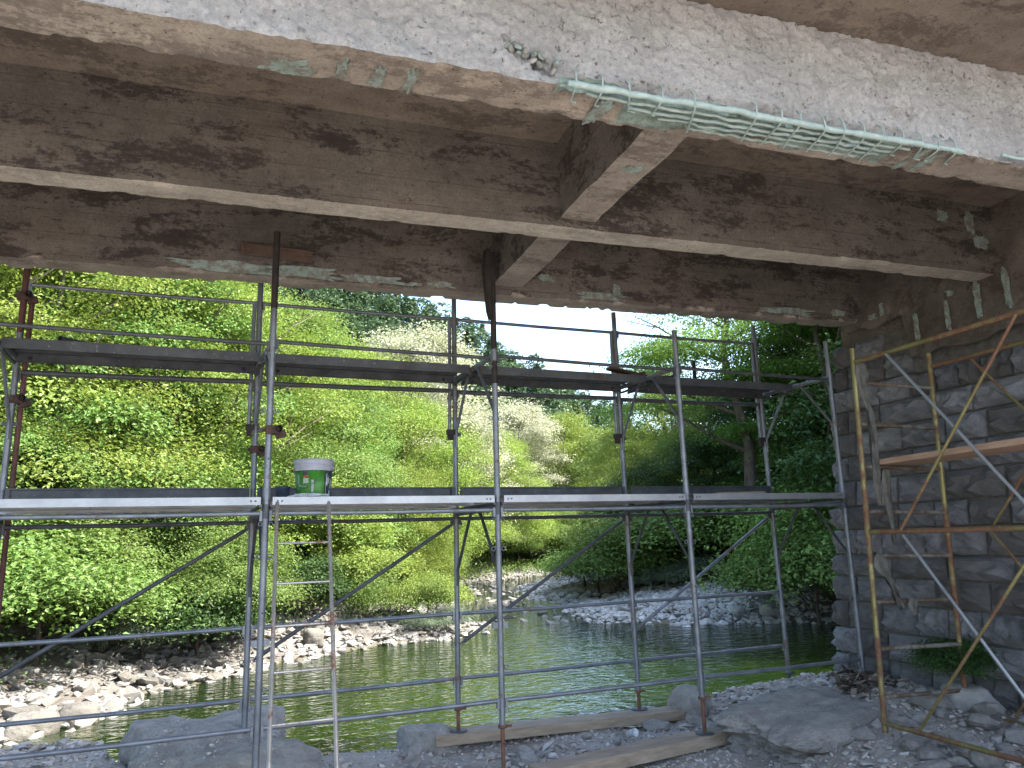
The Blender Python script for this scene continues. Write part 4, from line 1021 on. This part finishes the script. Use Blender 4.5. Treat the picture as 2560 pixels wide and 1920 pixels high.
# ------------------------------------------------------------------ vegetation
def leaves(P, D, Nn, ln, wd, fold=.25):
    """P base points, D directions, Nn normals, -> quads"""
    Sx = np.cross(D, Nn); Sx /= np.linalg.norm(Sx, axis=1)[:, None]+1e-9
    ln = ln[:, None]; wd = wd[:, None]
    a = P; t = P+D*ln-Nn*ln*.12; l = P+D*ln*.45+Sx*wd*.5+Nn*wd*fold; r = P+D*ln*.45-Sx*wd*.5+Nn*wd*fold
    V = np.stack([a, r, t, l], 1).reshape(-1, 3)
    return V, np.arange(len(V)).reshape(-1, 4)
def unit(a): return a/(np.linalg.norm(a, axis=1)[:, None]+1e-9)
def crown(name, mt, lobes, nc, per, cr, ln, wd, seed, flat=.45, shell=.55, droop=.25, spray=False):
    rr = np.random.default_rng(seed); lob = np.array(lobes, float)
    vol = lob[:, 3]*lob[:, 4]*lob[:, 5]; vol = vol**.72; pk = rr.choice(len(lob), nc, p=vol/vol.sum())
    d = unit(rr.normal(size=(nc, 3))); d[:, 2] = np.where(d[:, 2] < -.15, -d[:, 2]*.8, d[:, 2])
    rad = shell+(1-shell)*rr.random(nc)**.6
    rad *= 1+.40*vn(d[:, 0]*2.3+lob[pk, 0], d[:, 1]*2.3+lob[pk, 1], d[:, 2]*2.3+seed, 5)
    C = lob[pk, :3]+d*rad[:, None]*lob[pk, 3:6]
    # leave gaps
    keep = fbm(C[:, 0]*1.0, C[:, 1]*1.0, C[:, 2]*1.3, seed+4, 2) > -.42
    C, d = C[keep], d[keep]; n = len(C)*per
    Ci = np.repeat(C, per, 0); di = np.repeat(d, per, 0)
    csz = np.repeat(rr.uniform(.6, 1.35, len(C)), per)[:, None]
    o = rr.normal(size=(n, 3))*cr*csz; o[:, 2] *= flat
    # clump droops outward
    o[:, 2] -= droop*(o[:, 0]*di[:, 0]+o[:, 1]*di[:, 1])
    P = Ci+o
    cn = np.repeat(unit(np.array([0, 0, 1.0])*.7+d*.6+rr.normal(size=(len(C), 3))*.3), per, 0)
    nn = unit(cn+rr.normal(size=(n, 3))*.30)
    D = unit(np.cross(nn, rr.normal(size=(n, 3)))+di*.35-np.array([0, 0, .25])); D = unit(D-nn*(D*nn).sum(1)[:, None])
    L = ln*rr.uniform(.65, 1.3, n); W = wd*rr.uniform(.7, 1.25, n)
    V, F = leaves(P, D, nn, L, W)
    return fastmesh(name, V, F, mt)
def trunk_mesh(name, h, r, seed, nb=8, spread=.45, mt=None, lean=0, fork=.35):
    rr = random.Random(seed); m = MB()
    pts = [Vector((lean*t*h+.04*h*rr.uniform(-1, 1)*t, .04*h*rr.uniform(-1, 1)*t, t*h)) for t in [i/7 for i in range(8)]]; pts[0].z = -.6
    m.tube(pts, [r*(1.25 if i == 0 else 1-.11*i) for i in range(8)], 9)
    for b in range(nb):
        t = fork+(1-fork)*b/nb; i = min(int(t*7), 6); s = pts[i].lerp(pts[i+1], t*7-i); a = b*2.4+rr.uniform(-.5, .5); L = h*spread*(1.15-t*.6)*rr.uniform(.7, 1.1)
        d = Vector((math.cos(a), math.sin(a), rr.uniform(.35, .9))).normalized()
        q = [s, s+d*L*.35, s+d*L*.7+Vector((0, 0, L*.08)), s+d*L+Vector((0, 0, L*.1))]
        rb_ = r*(1-.8*t)*.55
        m.tube(q, [rb_, rb_*.7, rb_*.45, rb_*.15], 6)
        for e in range(2):
            a2 = a+rr.uniform(-1, 1); d2 = Vector((math.cos(a2), math.sin(a2), rr.uniform(.2, .8))).normalized()
            m.tube([q[1+e], q[1+e]+d2*L*.25, q[1+e]+d2*L*.5], [rb_*.4, rb_*.25, rb_*.08], 5)
    me = bpy.data.meshes.new(name); me.from_pydata(m.v, [], m.f); me.polygons.foreach_set('use_smooth', m.sm); me.materials.append(mt or M_bark)
    return me
def lob(seed, n, R0, H, z0):
    """tufts on the surface of an uneven crown envelope, plus an inner mass"""
    rr = np.random.default_rng(seed); o = []
    for i in range(26):
        a = i*2.4+rr.uniform(-.4, .4); t = (i+.5)/26; pr = math.sin(math.pi*min(t*.82+.16, 1))**.7
        q = R0*pr*rr.uniform(.50, .80); k = rr.uniform(.20, .34)
        o.append((q*math.cos(a), q*math.sin(a), z0+H*(.06+.88*t), R0*k, R0*k, H*k*.42))
    for t in (.2, .5, .78): o.append((0, 0, z0+H*t, R0*.42, R0*.42, H*.2))
    return o
# prototypes (unit metres): crown for a tree 8 m high, 6 m wide
LOBB = lambda sd: lob(sd, 10, 3.3, 7.4, .2)+[(1.6, .6, 1.5, 1.6, 1.6, 1.2), (-1.5, 1.0, 1.5, 1.6, 1.6, 1.2), (-.4, -1.8, 1.5, 1.6, 1.5, 1.2)]
C_big = [crown('crown', L_mid, LOBB(s), 2500, 30, .28, .085, .056, 200+s) for s in (1, 2)]
C_yel = [crown('crown', L_yel, LOBB(s), 2500, 30, .27, .08, .05, 300+s) for s in (3, 4)]
C_drk = crown('crown', L_dark, lob(5, 9, 3.4, 7.2, .2), 2600, 18, .29, .105, .07, 401)
C_pal = crown('crown', L_pale, lob(6, 8, 2.8, 6.8, 1.0), 2600, 17, .24, .09, .06, 402)
C_low = crown('crown', L_mid, [(0, 0, 2.4, 3, 2.8, 2.2), (2.2, .5, 2.2, 2.4, 2.2, 2.0), (-2.3, -.4, 2.2, 2.4, 2.3, 2.0), (.4, 1.6, 4.2, 2.2, 2, 1.8), (-.8, -1.4, 3.8, 2, 2, 1.8), (1.2, -1, 5.6, 1.5, 1.5, 1.4), (-1.2, .8, 6.2, 1.3, 1.3, 1.3)], 2400, 30, .30, .108, .07, 410)
C_rob = crown('crown', leaf_mat('robinia_leaves', [(0, (.05, .10, .018)), (.5, (.09, .16, .03)), (1, (.14, .21, .045))], trans=.45, tcol=(.25, .42, .06)),
              [(-1.9, -.3, 5.6, 1.5, 1.2, .45), (1.7, .2, 5.1, 1.6, 1.3, .45), (.1, -.5, 6.6, 1.8, 1.5, .55), (-.8, .8, 7.6, 1.5, 1.3, .45), (1.1, -.6, 7.5, 1.4, 1.2, .4), (-2.4, .4, 4.3, 1.2, 1.0, .35), (2.3, -.4, 3.9, 1.3, 1.1, .35), (0, 1.1, 4.5, 1.5, 1.3, .4)], 1500, 28, .26, .075, .04, 403, flat=.16, shell=.2, droop=.35)
C_bsh = [crown('foliage', L_mid, [(0, 0, .55, .75, .75, .5), (.45, .2, .5, .55, .5, .42), (-.4, -.2, .5, .55, .5, .42), (0, .3, .8, .5, .5, .35)], 620, 24, .12, .042, .027, 500+s, shell=.4) for s in (0, 1)]
C_bshy = crown('foliage', L_yel, [(0, 0, .55, .8, .75, .5), (.5, .1, .5, .55, .5, .42), (-.5, -.1, .5, .55, .5, .42), (.1, .3, .8, .5, .5, .35)], 850, 19, .10, .046, .028, 511, shell=.4)
C_wil = crown('foliage', L_grey, [(0, 0, .45, .7, .7, .42), (.3, .1, .4, .5, .5, .4)], 520, 22, .10, .07, .012, 512, shell=.3)
C_bshd = crown('foliage', L_dark, [(0, 0, .55, .8, .75, .5), (.5, .1, .5, .55, .5, .42), (-.5, -.1, .5, .55, .5, .42)], 800, 18, .11, .052, .034, 513, shell=.4)
def fir_mesh(seed):
    rr = np.random.default_rng(seed); nl = 26; P = []; d = []
    for i in range(nl):
        t = i/nl; z0 = 1.2+7.0*t; R0 = 1.9*(1-t)**.85+.12
        k = int(26*(1-t)+6)
        for a in rr.uniform(0, 6.28, k):
            for q in np.linspace(.25, 1, 5): P.append((R0*q*math.cos(a), R0*q*math.sin(a), z0-.28*R0*q)); d.append((math.cos(a), math.sin(a), 0))
    P = np.repeat(np.array(P), 4, 0); d = np.repeat(np.array(d), 4, 0); P = P+rr.normal(size=P.shape)*.10
    nn = unit(np.array([0, 0, 1.0])+rr.normal(size=P.shape)*.5); D = unit(d+rr.normal(size=P.shape)*.5); D = unit(D-nn*(D*nn).sum(1)[:, None])
    V, F = leaves(P, D, nn, rr.uniform(.2, .4, len(P)), rr.uniform(.06, .12, len(P)))
    return fastmesh('crown', V, F, L_fir)
C_fir = fir_mesh(1)
T_a = [trunk_mesh('trunk', 7.2, .15, s) for s in (1, 2)]; T_p = trunk_mesh('trunk', 7.2, .14, 3, mt=M_barkp); T_rob = trunk_mesh('trunk', 7.4, .17, 5, 10, .42, lean=.03, fork=.4)
T_fir = trunk_mesh('trunk', 8, .12, 7, 0); T_bush = trunk_mesh('stems', .8, .02, 9, 7, .7, fork=.05)
KIND = {'big': (C_big, T_a), 'yel': (C_yel, [T_p]), 'drk': ([C_drk], T_a), 'pal': ([C_pal], [T_p]), 'rob': ([C_rob], [T_rob]), 'fir': ([C_fir], [T_fir]), 'low': ([C_low], T_a)}
def polar(b, d): return d*math.sin(R(b)), d*math.cos(R(b))
def tree(kind, b, d, h, label, group=None, wide=1.0, name=None, dz=0, cname='crown'):
    x, y = polar(b, d); z = float(terrain(x, y))+dz; s = h/8.0
    t = empty(name or {'fir': 'conifer_tree', 'rob': 'robinia_tree', 'pal': 'silvery_tree'}.get(kind, 'leafy_tree'), (x, y, z), label, 'tree', group)
    cs, ts = KIND[kind]; i = random.randrange(100)
    for me, nm in ((ts[i % len(ts)], 'trunk'), (cs[i % len(cs)], 'crown')):
        o = link(me, nm, t)
    t.scale = (s*wide, s*wide, s); t.rotation_euler = (0, 0, random.uniform(0, 6.28))
    return t
def bush(me, b, d, h, label, wide=1.0, group=None, name='shrub', dz=0):
    x, y = polar(b, d); z = float(terrain(x, y))+dz
    t = empty(name, (x, y, z), label, 'shrub', group)
    link(T_bush, 'stems', t); link(me, 'foliage', t)
    t.scale = (h*wide, h*wide, h); t.rotation_euler = (0, 0, random.uniform(0, 6.28)); return t
# left bank, front row of big leafy shrubs (darker, by the water)
GL = 'leafy trees on the left slope'
tree('low', -13.0, 17.3, 4.2, 'low leafy tree at the far left above the large shore boulder', wide=1.15)
tree('low', -8.0, 17.8, 4.0, 'low dark leafy tree behind the crossing of rail and diagonal at the left', wide=1.2)
tree('low', -3.5, 18.6, 3.6, 'dense low tree in the middle of the left bank', wide=1.25)
tree('low', .3, 17.9, 3.5, 'leafy tree just left of the first tall post above the gravel', wide=1.2)
for (b, d, h, kd, lb) in [(-14, 19.5, 8.5, 'yel', 'tall leafy tree at the left edge of the view, below the upper deck'),
        (-8.5, 19.0, 8.2, 'yel', 'bright leafy tree behind the leftmost scaffold bay'),
        (-3, 20.0, 8.2, 'big', 'full leafy tree in the middle of the leftmost bay'),
        (2.0, 21.0, 7.6, 'yel', 'bright leafy tree directly behind the first tall front post'),
        (6.2, 23.5, 7.2, 'big', 'leafy tree behind the green bucket'),
        (-11, 25, 9.5, 'yel', 'yellow-green tree high on the slope above the left end of the upper deck'),
        (-5.5, 26, 9.5, 'yel', 'tree high on the slope left of the second rear post'),
        (.5, 27, 9.2, 'yel', 'yellow-green tree high on the slope above the second rear post'),
        (5.5, 29, 8.5, 'yel', 'yellow-green tree high on the slope right of the first tall post'),
        (10.0, 28.5, 6.8, 'big', 'leafy tree in the middle of the second bay over the river bend'),
        (11.0, 34, 10.5, 'yel', 'bright robinia-like tree top just left of the silvery tree'),
        (14.3, 33, 8.6, 'yel', 'bright tree below the silvery tree behind the lower deck'),
        (15.2, 45, 14.2, 'pal', 'pale silvery tree with blossom rising above the upper deck'),
        (18.8, 48, 10.4, 'pal', 'smaller pale tree beside the third rear post'),
        (14.6, 29.5, 5.0, 'yel', 'leafy tree leaning over the river bend beside the third rear post'),
        (17.2, 45, 9.2, 'yel', 'sunlit yellow-green tree right of the middle tall post'),
        (23.0, 57, 10.2, 'pal', 'hazy whitish tree between the middle tall post and the far hill'),
        (21.2, 52, 9.0, 'yel', 'sunlit round tree at the end of the river view'),
        (26.3, 60, 10.8, 'yel', 'yellowish tree under the gap of sky'),
        (29.0, 60, 10.0, 'big', 'green tree behind the fourth rear post'),
        (20.6, 50, 6.5, 'low', 'low tree over the far end of the river'),
        (-16, 33, 11, 'yel', 'top tree of the left slope at the edge of the view'),
        (-9, 34, 11, 'yel', 'top tree of the left slope right under the far girder'),
        (-2, 35, 10.5, 'yel', 'top tree of the left slope left of the second rear post'),
        (3.5, 37, 10, 'yel', 'top tree of the left slope beside the dark tall post'),
        (7.8, 40, 9.5, 'yel', 'top tree of the left slope right of the dark tall post')]:
    tree(kd, b, d, h, lb, wide=1.12)
# shrubs on the left gravel
bush(C_bsh[0], 14.1, 20.2, 1.3, 'bright green shrub on the gravel right of the ladder', 1.05)
bush(C_bshy, 16.0, 21.0, 1.15, 'yellow-green shrub at the right end of the gravel, beside the third rear post', 1.1)
bush(C_bshd, 7.3, 20.3, 1.45, 'dark leafed shrub behind the ladder', 1.0)
bush(C_bsh[1], 2.6, 17.9, 1.55, 'dark green shrub on the gravel behind the first front post', .95)
bush(C_bshy, 4.8, 22.5, 1.7, 'tall yellow-green shrub behind the first front post', 1.3)
bush(C_bshy, 9.0, 24.0, 1.7, 'yellow-green shrub behind the dark one at the ladder', 1.4)
bush(C_bshy, 11.0, 22.5, 1.4, 'yellow-green shrub in the shade edge of the bend', 1.4)
bush(C_wil, 17.3, 20.0, .75, 'small grey willow shrub beside the water at the tip of the left gravel', 1.3)
bush(C_wil, 15.6, 19.7, .6, 'small blue-green shrub in front of the bright one', 1.2)
bush(C_wil, -2.6, 16.2, 1.0, 'grey-green willow shrub overhanging the left gravel', 1.1)
bush(C_bsh[0], -8.5, 15.7, 1.6, 'leafy shrub at the left edge of the gravel', 1.3)
bush(C_bsh[1], -12, 15.2, 1.9, 'leafy shrub at the left border of the view', 1.3)
bush(C_bsh[1], -5.0, 16.6, 1.6, 'leafy shrub above the shore boulders', 1.2)
bush(C_bshd, .6, 16.9, 1.3, 'dark shrub at the top of the left gravel', 1.2)
# right bank
for (b, d, h, kd, lb, wd_) in [(39.5, 26, 10.8, 'rob', 'robinia tree with dark trunk and feathery leaves right of the sky gap', 1.1),
        (44.5, 24, 9.5, 'rob', 'feathery tree beside the stone wall', 1.05),
        (46, 30, 10.8, 'drk', 'dark tree behind the feathery one next to the wall', 1.1),
        (33.5, 40, 10.5, 'rob', 'feathery light tree at the right border of the sky gap', .9),
        (30.5, 42, 7.6, 'yel', 'sunlit yellow tree behind the fourth rear post', 1.0),
        (34.3, 36, 8.0, 'yel', 'sunlit yellow-green tree right of the fourth rear post', 1.0),
        (37.0, 33, 7.0, 'big', 'mid green tree behind the second front post from the wall', 1.0),
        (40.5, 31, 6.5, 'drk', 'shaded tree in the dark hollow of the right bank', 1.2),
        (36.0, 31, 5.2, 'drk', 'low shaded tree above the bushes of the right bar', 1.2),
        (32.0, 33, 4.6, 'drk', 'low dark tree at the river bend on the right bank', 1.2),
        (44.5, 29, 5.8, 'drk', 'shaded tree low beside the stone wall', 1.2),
        (49, 26, 9, 'big', 'tree hidden mostly behind the stone wall', 1.2),
        (29.5, 37, 3.6, 'drk', 'dark low tree beside the far gravel', 1.3)]:
    tree(kd, b, d, h, lb, wide=wd_)
for (me, b, d, h, wd_, lb) in [(C_bsh[1], 27.3, 31.5, 1.5, 1.7, 'low spreading bush at the far left tip of the right bank'),
        (C_bsh[0], 29.8, 29.8, 2.0, 1.5, 'green bush beside the riffle on the right bank'),
        (C_bsh[1], 31.8, 28.8, 2.3, 1.5, 'broad green bush just left of the fourth rear post'),
        (C_bsh[0], 34.3, 27.4, 2.3, 1.5, 'broad green bush just right of the fourth rear post'),
        (C_bsh[1], 36.6, 26.8, 2.4, 1.5, 'broad green bush in the middle of the right bar bushes'),
        (C_bsh[0], 28.3, 29.5, 1.5, 1.5, 'low green bush at the left end of the right bar bushes'),
        (C_bsh[1], 30.8, 27.5, 1.8, 1.4, 'rounded bush behind the stones of the right bar, left part'),
        (C_bsh[0], 33.2, 27.5, 1.9, 1.3, 'rounded bush behind the fourth rear post'),
        (C_bshd, 35.2, 28.3, 2.3, 1.3, 'dark bush behind the stones of the right bar'),
        (C_wil, 33.6, 25.6, 1.0, 1.5, 'grey willow shrub behind the right bar stones, left'),
        (C_wil, 36.2, 25.4, 1.1, 1.4, 'grey willow shrub behind the right bar stones, right'),
        (C_bsh[1], 37.8, 27.0, 2.2, 1.2, 'bush right of the second front post from the wall'),
        (C_bsh[0], 40.4, 26.2, 2.5, 1.2, 'fresh green bush behind the last rear post'),
        (C_bsh[1], 43.0, 21.0, 2.3, 1.15, 'bright green bush overhanging the water beside the stone wall'),
        (C_bsh[0], 45.5, 21.4, 3.0, 1.1, 'tall bright bush beside the stone wall')]:
    bush(me, b, d, h, lb, wd_)
for (b, d, h, lb, wd_) in [(43.0, 27.0, 4.8, 'tall mounded green thicket on the right bank above the lower deck', .95),
        (45.6, 24.0, 5.0, 'mounded green thicket touching the stone wall above the lower deck', .95),
        (39.0, 30.5, 3.8, 'green thicket behind the last bushes of the right bar', 1.2), (29.8, 34.5, 3.0, 'leafy thicket on the right bank beside the riffle', 1.3),
        (33.5, 31.5, 3.2, 'leafy thicket above the rounded bushes of the right bar', 1.3)]:
    tree('low', b, d, h, lb, wide=wd_, name='thicket')
for (b, d, h, lb, wd_) in [(11.8, 29.0, 3.0, 'leafy thicket under the trees left of the third rear post', 1.3), (14.0, 33.5, 3.2, 'leafy thicket at the shaded river bend', 1.3),
        (15.2, 38.5, 3.4, 'leafy thicket overhanging the river at the bend', 1.2), (16.4, 44.0, 3.6, 'leafy thicket left of the far riffle', 1.2), (18.6, 47.5, 3.8, 'leafy thicket behind the far riffle', 1.2),
        (22.6, 53.0, 4.0, 'leafy thicket right behind the far riffle', 1.2), (25.2, 55.0, 4.4, 'leafy thicket at the end of the river view', 1.2), (27.6, 54.0, 4.2, 'leafy thicket at the right end of the river view', 1.2),
        (8.6, 26.5, 3.2, 'leafy thicket behind the yellow-green shrubs near the ladder', 1.3), (3.6, 22.0, 3.4, 'leafy thicket on the slope behind the first front post', 1.3), (-2.5, 18.6, 3.6, 'leafy thicket on the slope above the dense dark tree', 1.3)]:
    tree('low', b, d, h, lb, wide=wd_, name='thicket')
bush(C_bshd, 51.0, 7.6, .36, 'small weed clump growing at the foot of the stone wall', 1.2, name='weed_clump', dz=.1)
for i, (x, y, h) in enumerate([(18.5, 13.5, 12), (22, 17, 13), (20, 9.5, 12), (25, 12, 13), (26, 21, 13), (29, 26, 13), (17.5, 10, 10)]):  # unseen trees added to shade the right bank, its bar and the water
    tree('drk', math.degrees(math.atan2(x, y)), math.hypot(x, y), h, 'unseen tall tree added to shade the right bank, screened by the stone abutment', 'unseen shading trees behind the abutment', 1.05)
# trees behind and right of the viewer on the embankment side are out of view; undergrowth on both slopes
def undergrowth(name, P, side, n, d0, d1, per, mt, label, sz, seed):
    q = along(P, n, d0, d1, side); q = q[outwater(q)]
    z = terrain(q[:, 0], q[:, 1]); C = np.column_stack([q, z+.15]); rr = np.random.default_rng(seed)
    Pq = np.repeat(C, per, 0)+rr.normal(size=(len(C)*per, 3))*np.array([.35, .35, .22]); m_ = len(Pq)
    nn = unit(np.array([0, 0, 1.0])+rr.normal(size=(m_, 3))*.5); D = unit(np.cross(nn, rr.normal(size=(m_, 3))))
    V, F = leaves(Pq, D, nn, sz*rr.uniform(.6, 1.3, m_), sz*.6*rr.uniform(.6, 1.3, m_))
    tag(link(fastmesh(name, V, F, mt), name), label, 'undergrowth', kind='stuff')
undergrowth('left_undergrowth', LB[1:20], 1, 11000, 3.1, 24, 12, L_mid, 'leafy undergrowth covering the left slope', .11, 1)
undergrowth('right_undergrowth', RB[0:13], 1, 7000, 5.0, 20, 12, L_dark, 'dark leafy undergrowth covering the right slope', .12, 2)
undergrowth('bend_undergrowth', LB[15:21], 1, 2600, .7, 5, 12, L_mid, 'leafy undergrowth reaching down to the water at the river bend', .14, 6)
undergrowth('gravel_weeds', LB[3:15], 1, 260, 2.0, 3.6, 14, L_mid, 'weeds sprouting through the left gravel bank', .07, 3)

# ------------------------------------------------------------------ far wooded hillside
def hill_h(x, y):
    a = np.degrees(np.arctan2(x, y)); d = np.hypot(x, y)
    ridge = np.interp(a, [-40, -5, 8, 14, 19, 23, 27, 31, 36, 50], [60, 52, 44, 38, 33.5, 27, 21, 14, 10, 12])
    return -2+ridge*np.clip((d-75)/55, 0, 1)**.9
na, nd = 60, 24
aa, dd = np.meshgrid(np.radians(np.linspace(-40, 60, na)), np.linspace(72, 240, nd), indexing='ij')
hx, hy = dd*np.sin(aa), dd*np.cos(aa); hz = hill_h(hx, hy)
tag(link(grid_mesh('far_hill', np.stack([hx, hy, hz], -1), M_ground), 'far_hill'), kind='structure')
def far_wood():
    rr = np.random.default_rng(77); V_, F_, off = [], [], 0
    n = 520; a = rr.uniform(-6, 44, n); d = 76+60*rr.random(n)**.8
    per = 420; tot = n*per
    x, y = d*np.sin(np.radians(a)), d*np.cos(np.radians(a)); z = hill_h(x, y)
    h = rr.uniform(5, 9, n); wdt = h*rr.uniform(.26, .42, n); con = rr.random(n) < .35
    i = np.repeat(np.arange(n), per); u = unit(rr.normal(size=(tot, 3))); u[:, 2] = np.abs(u[:, 2])**.8*np.sign(rr.random(tot)-.3)
    t = (u[:, 2]+1)/2
    rad = np.where(con[i], (1-t)**.8*1.1+.05, 1.0)*wdt[i]*(.75+.35*vn(u[:, 0]*3+i, u[:, 1]*3, u[:, 2]*3, 9))
    hl = np.where(con[i], 0, 1)
    P = np.column_stack([x[i]+u[:, 0]*rad, y[i]+u[:, 1]*rad, z[i]+h[i]*(.1+.9*t)])
    P += rr.normal(size=P.shape)*.12
    nn = unit(np.array([0, 0, .8])+u*.6+rr.normal(size=(tot, 3))*.4); D = unit(np.cross(nn, rr.normal(size=(tot, 3))))
    return leaves(P, D, nn, rr.uniform(.35, .75, tot), rr.uniform(.25, .5, tot))
L_far = leaf_mat('hazed_forest_leaves', [(0, (.035, .065, .035)), (.6, (.065, .11, .05)), (1, (.10, .15, .07))], trans=.2, tcol=(.12, .2, .08))  # distance haze put into the leaf colour as a bluish tint
V, F = far_wood(); tag(link(fastmesh('distant_wood', V, F, L_far), 'distant_wood'), 'distant mixed wood of conifers and broadleaf trees on the hillside below the sky gap', 'wood', kind='stuff')
for (b, d, h, lb) in [(24.4, 112, 11, 'tall conifer standing out on the ridge against the sky'), (21.0, 118, 10, 'conifer on the ridge left of the tallest one'), (27.2, 112, 8, 'dark pine at the low end of the ridge')]:
    x, y = polar(b, d); t = empty('conifer_tree', (x, y, float(hill_h(x, y))-1), lb, 'tree')
    link(T_fir, 'trunk', t); link(C_fir, 'crown', t); t.scale = (h/8,)*3
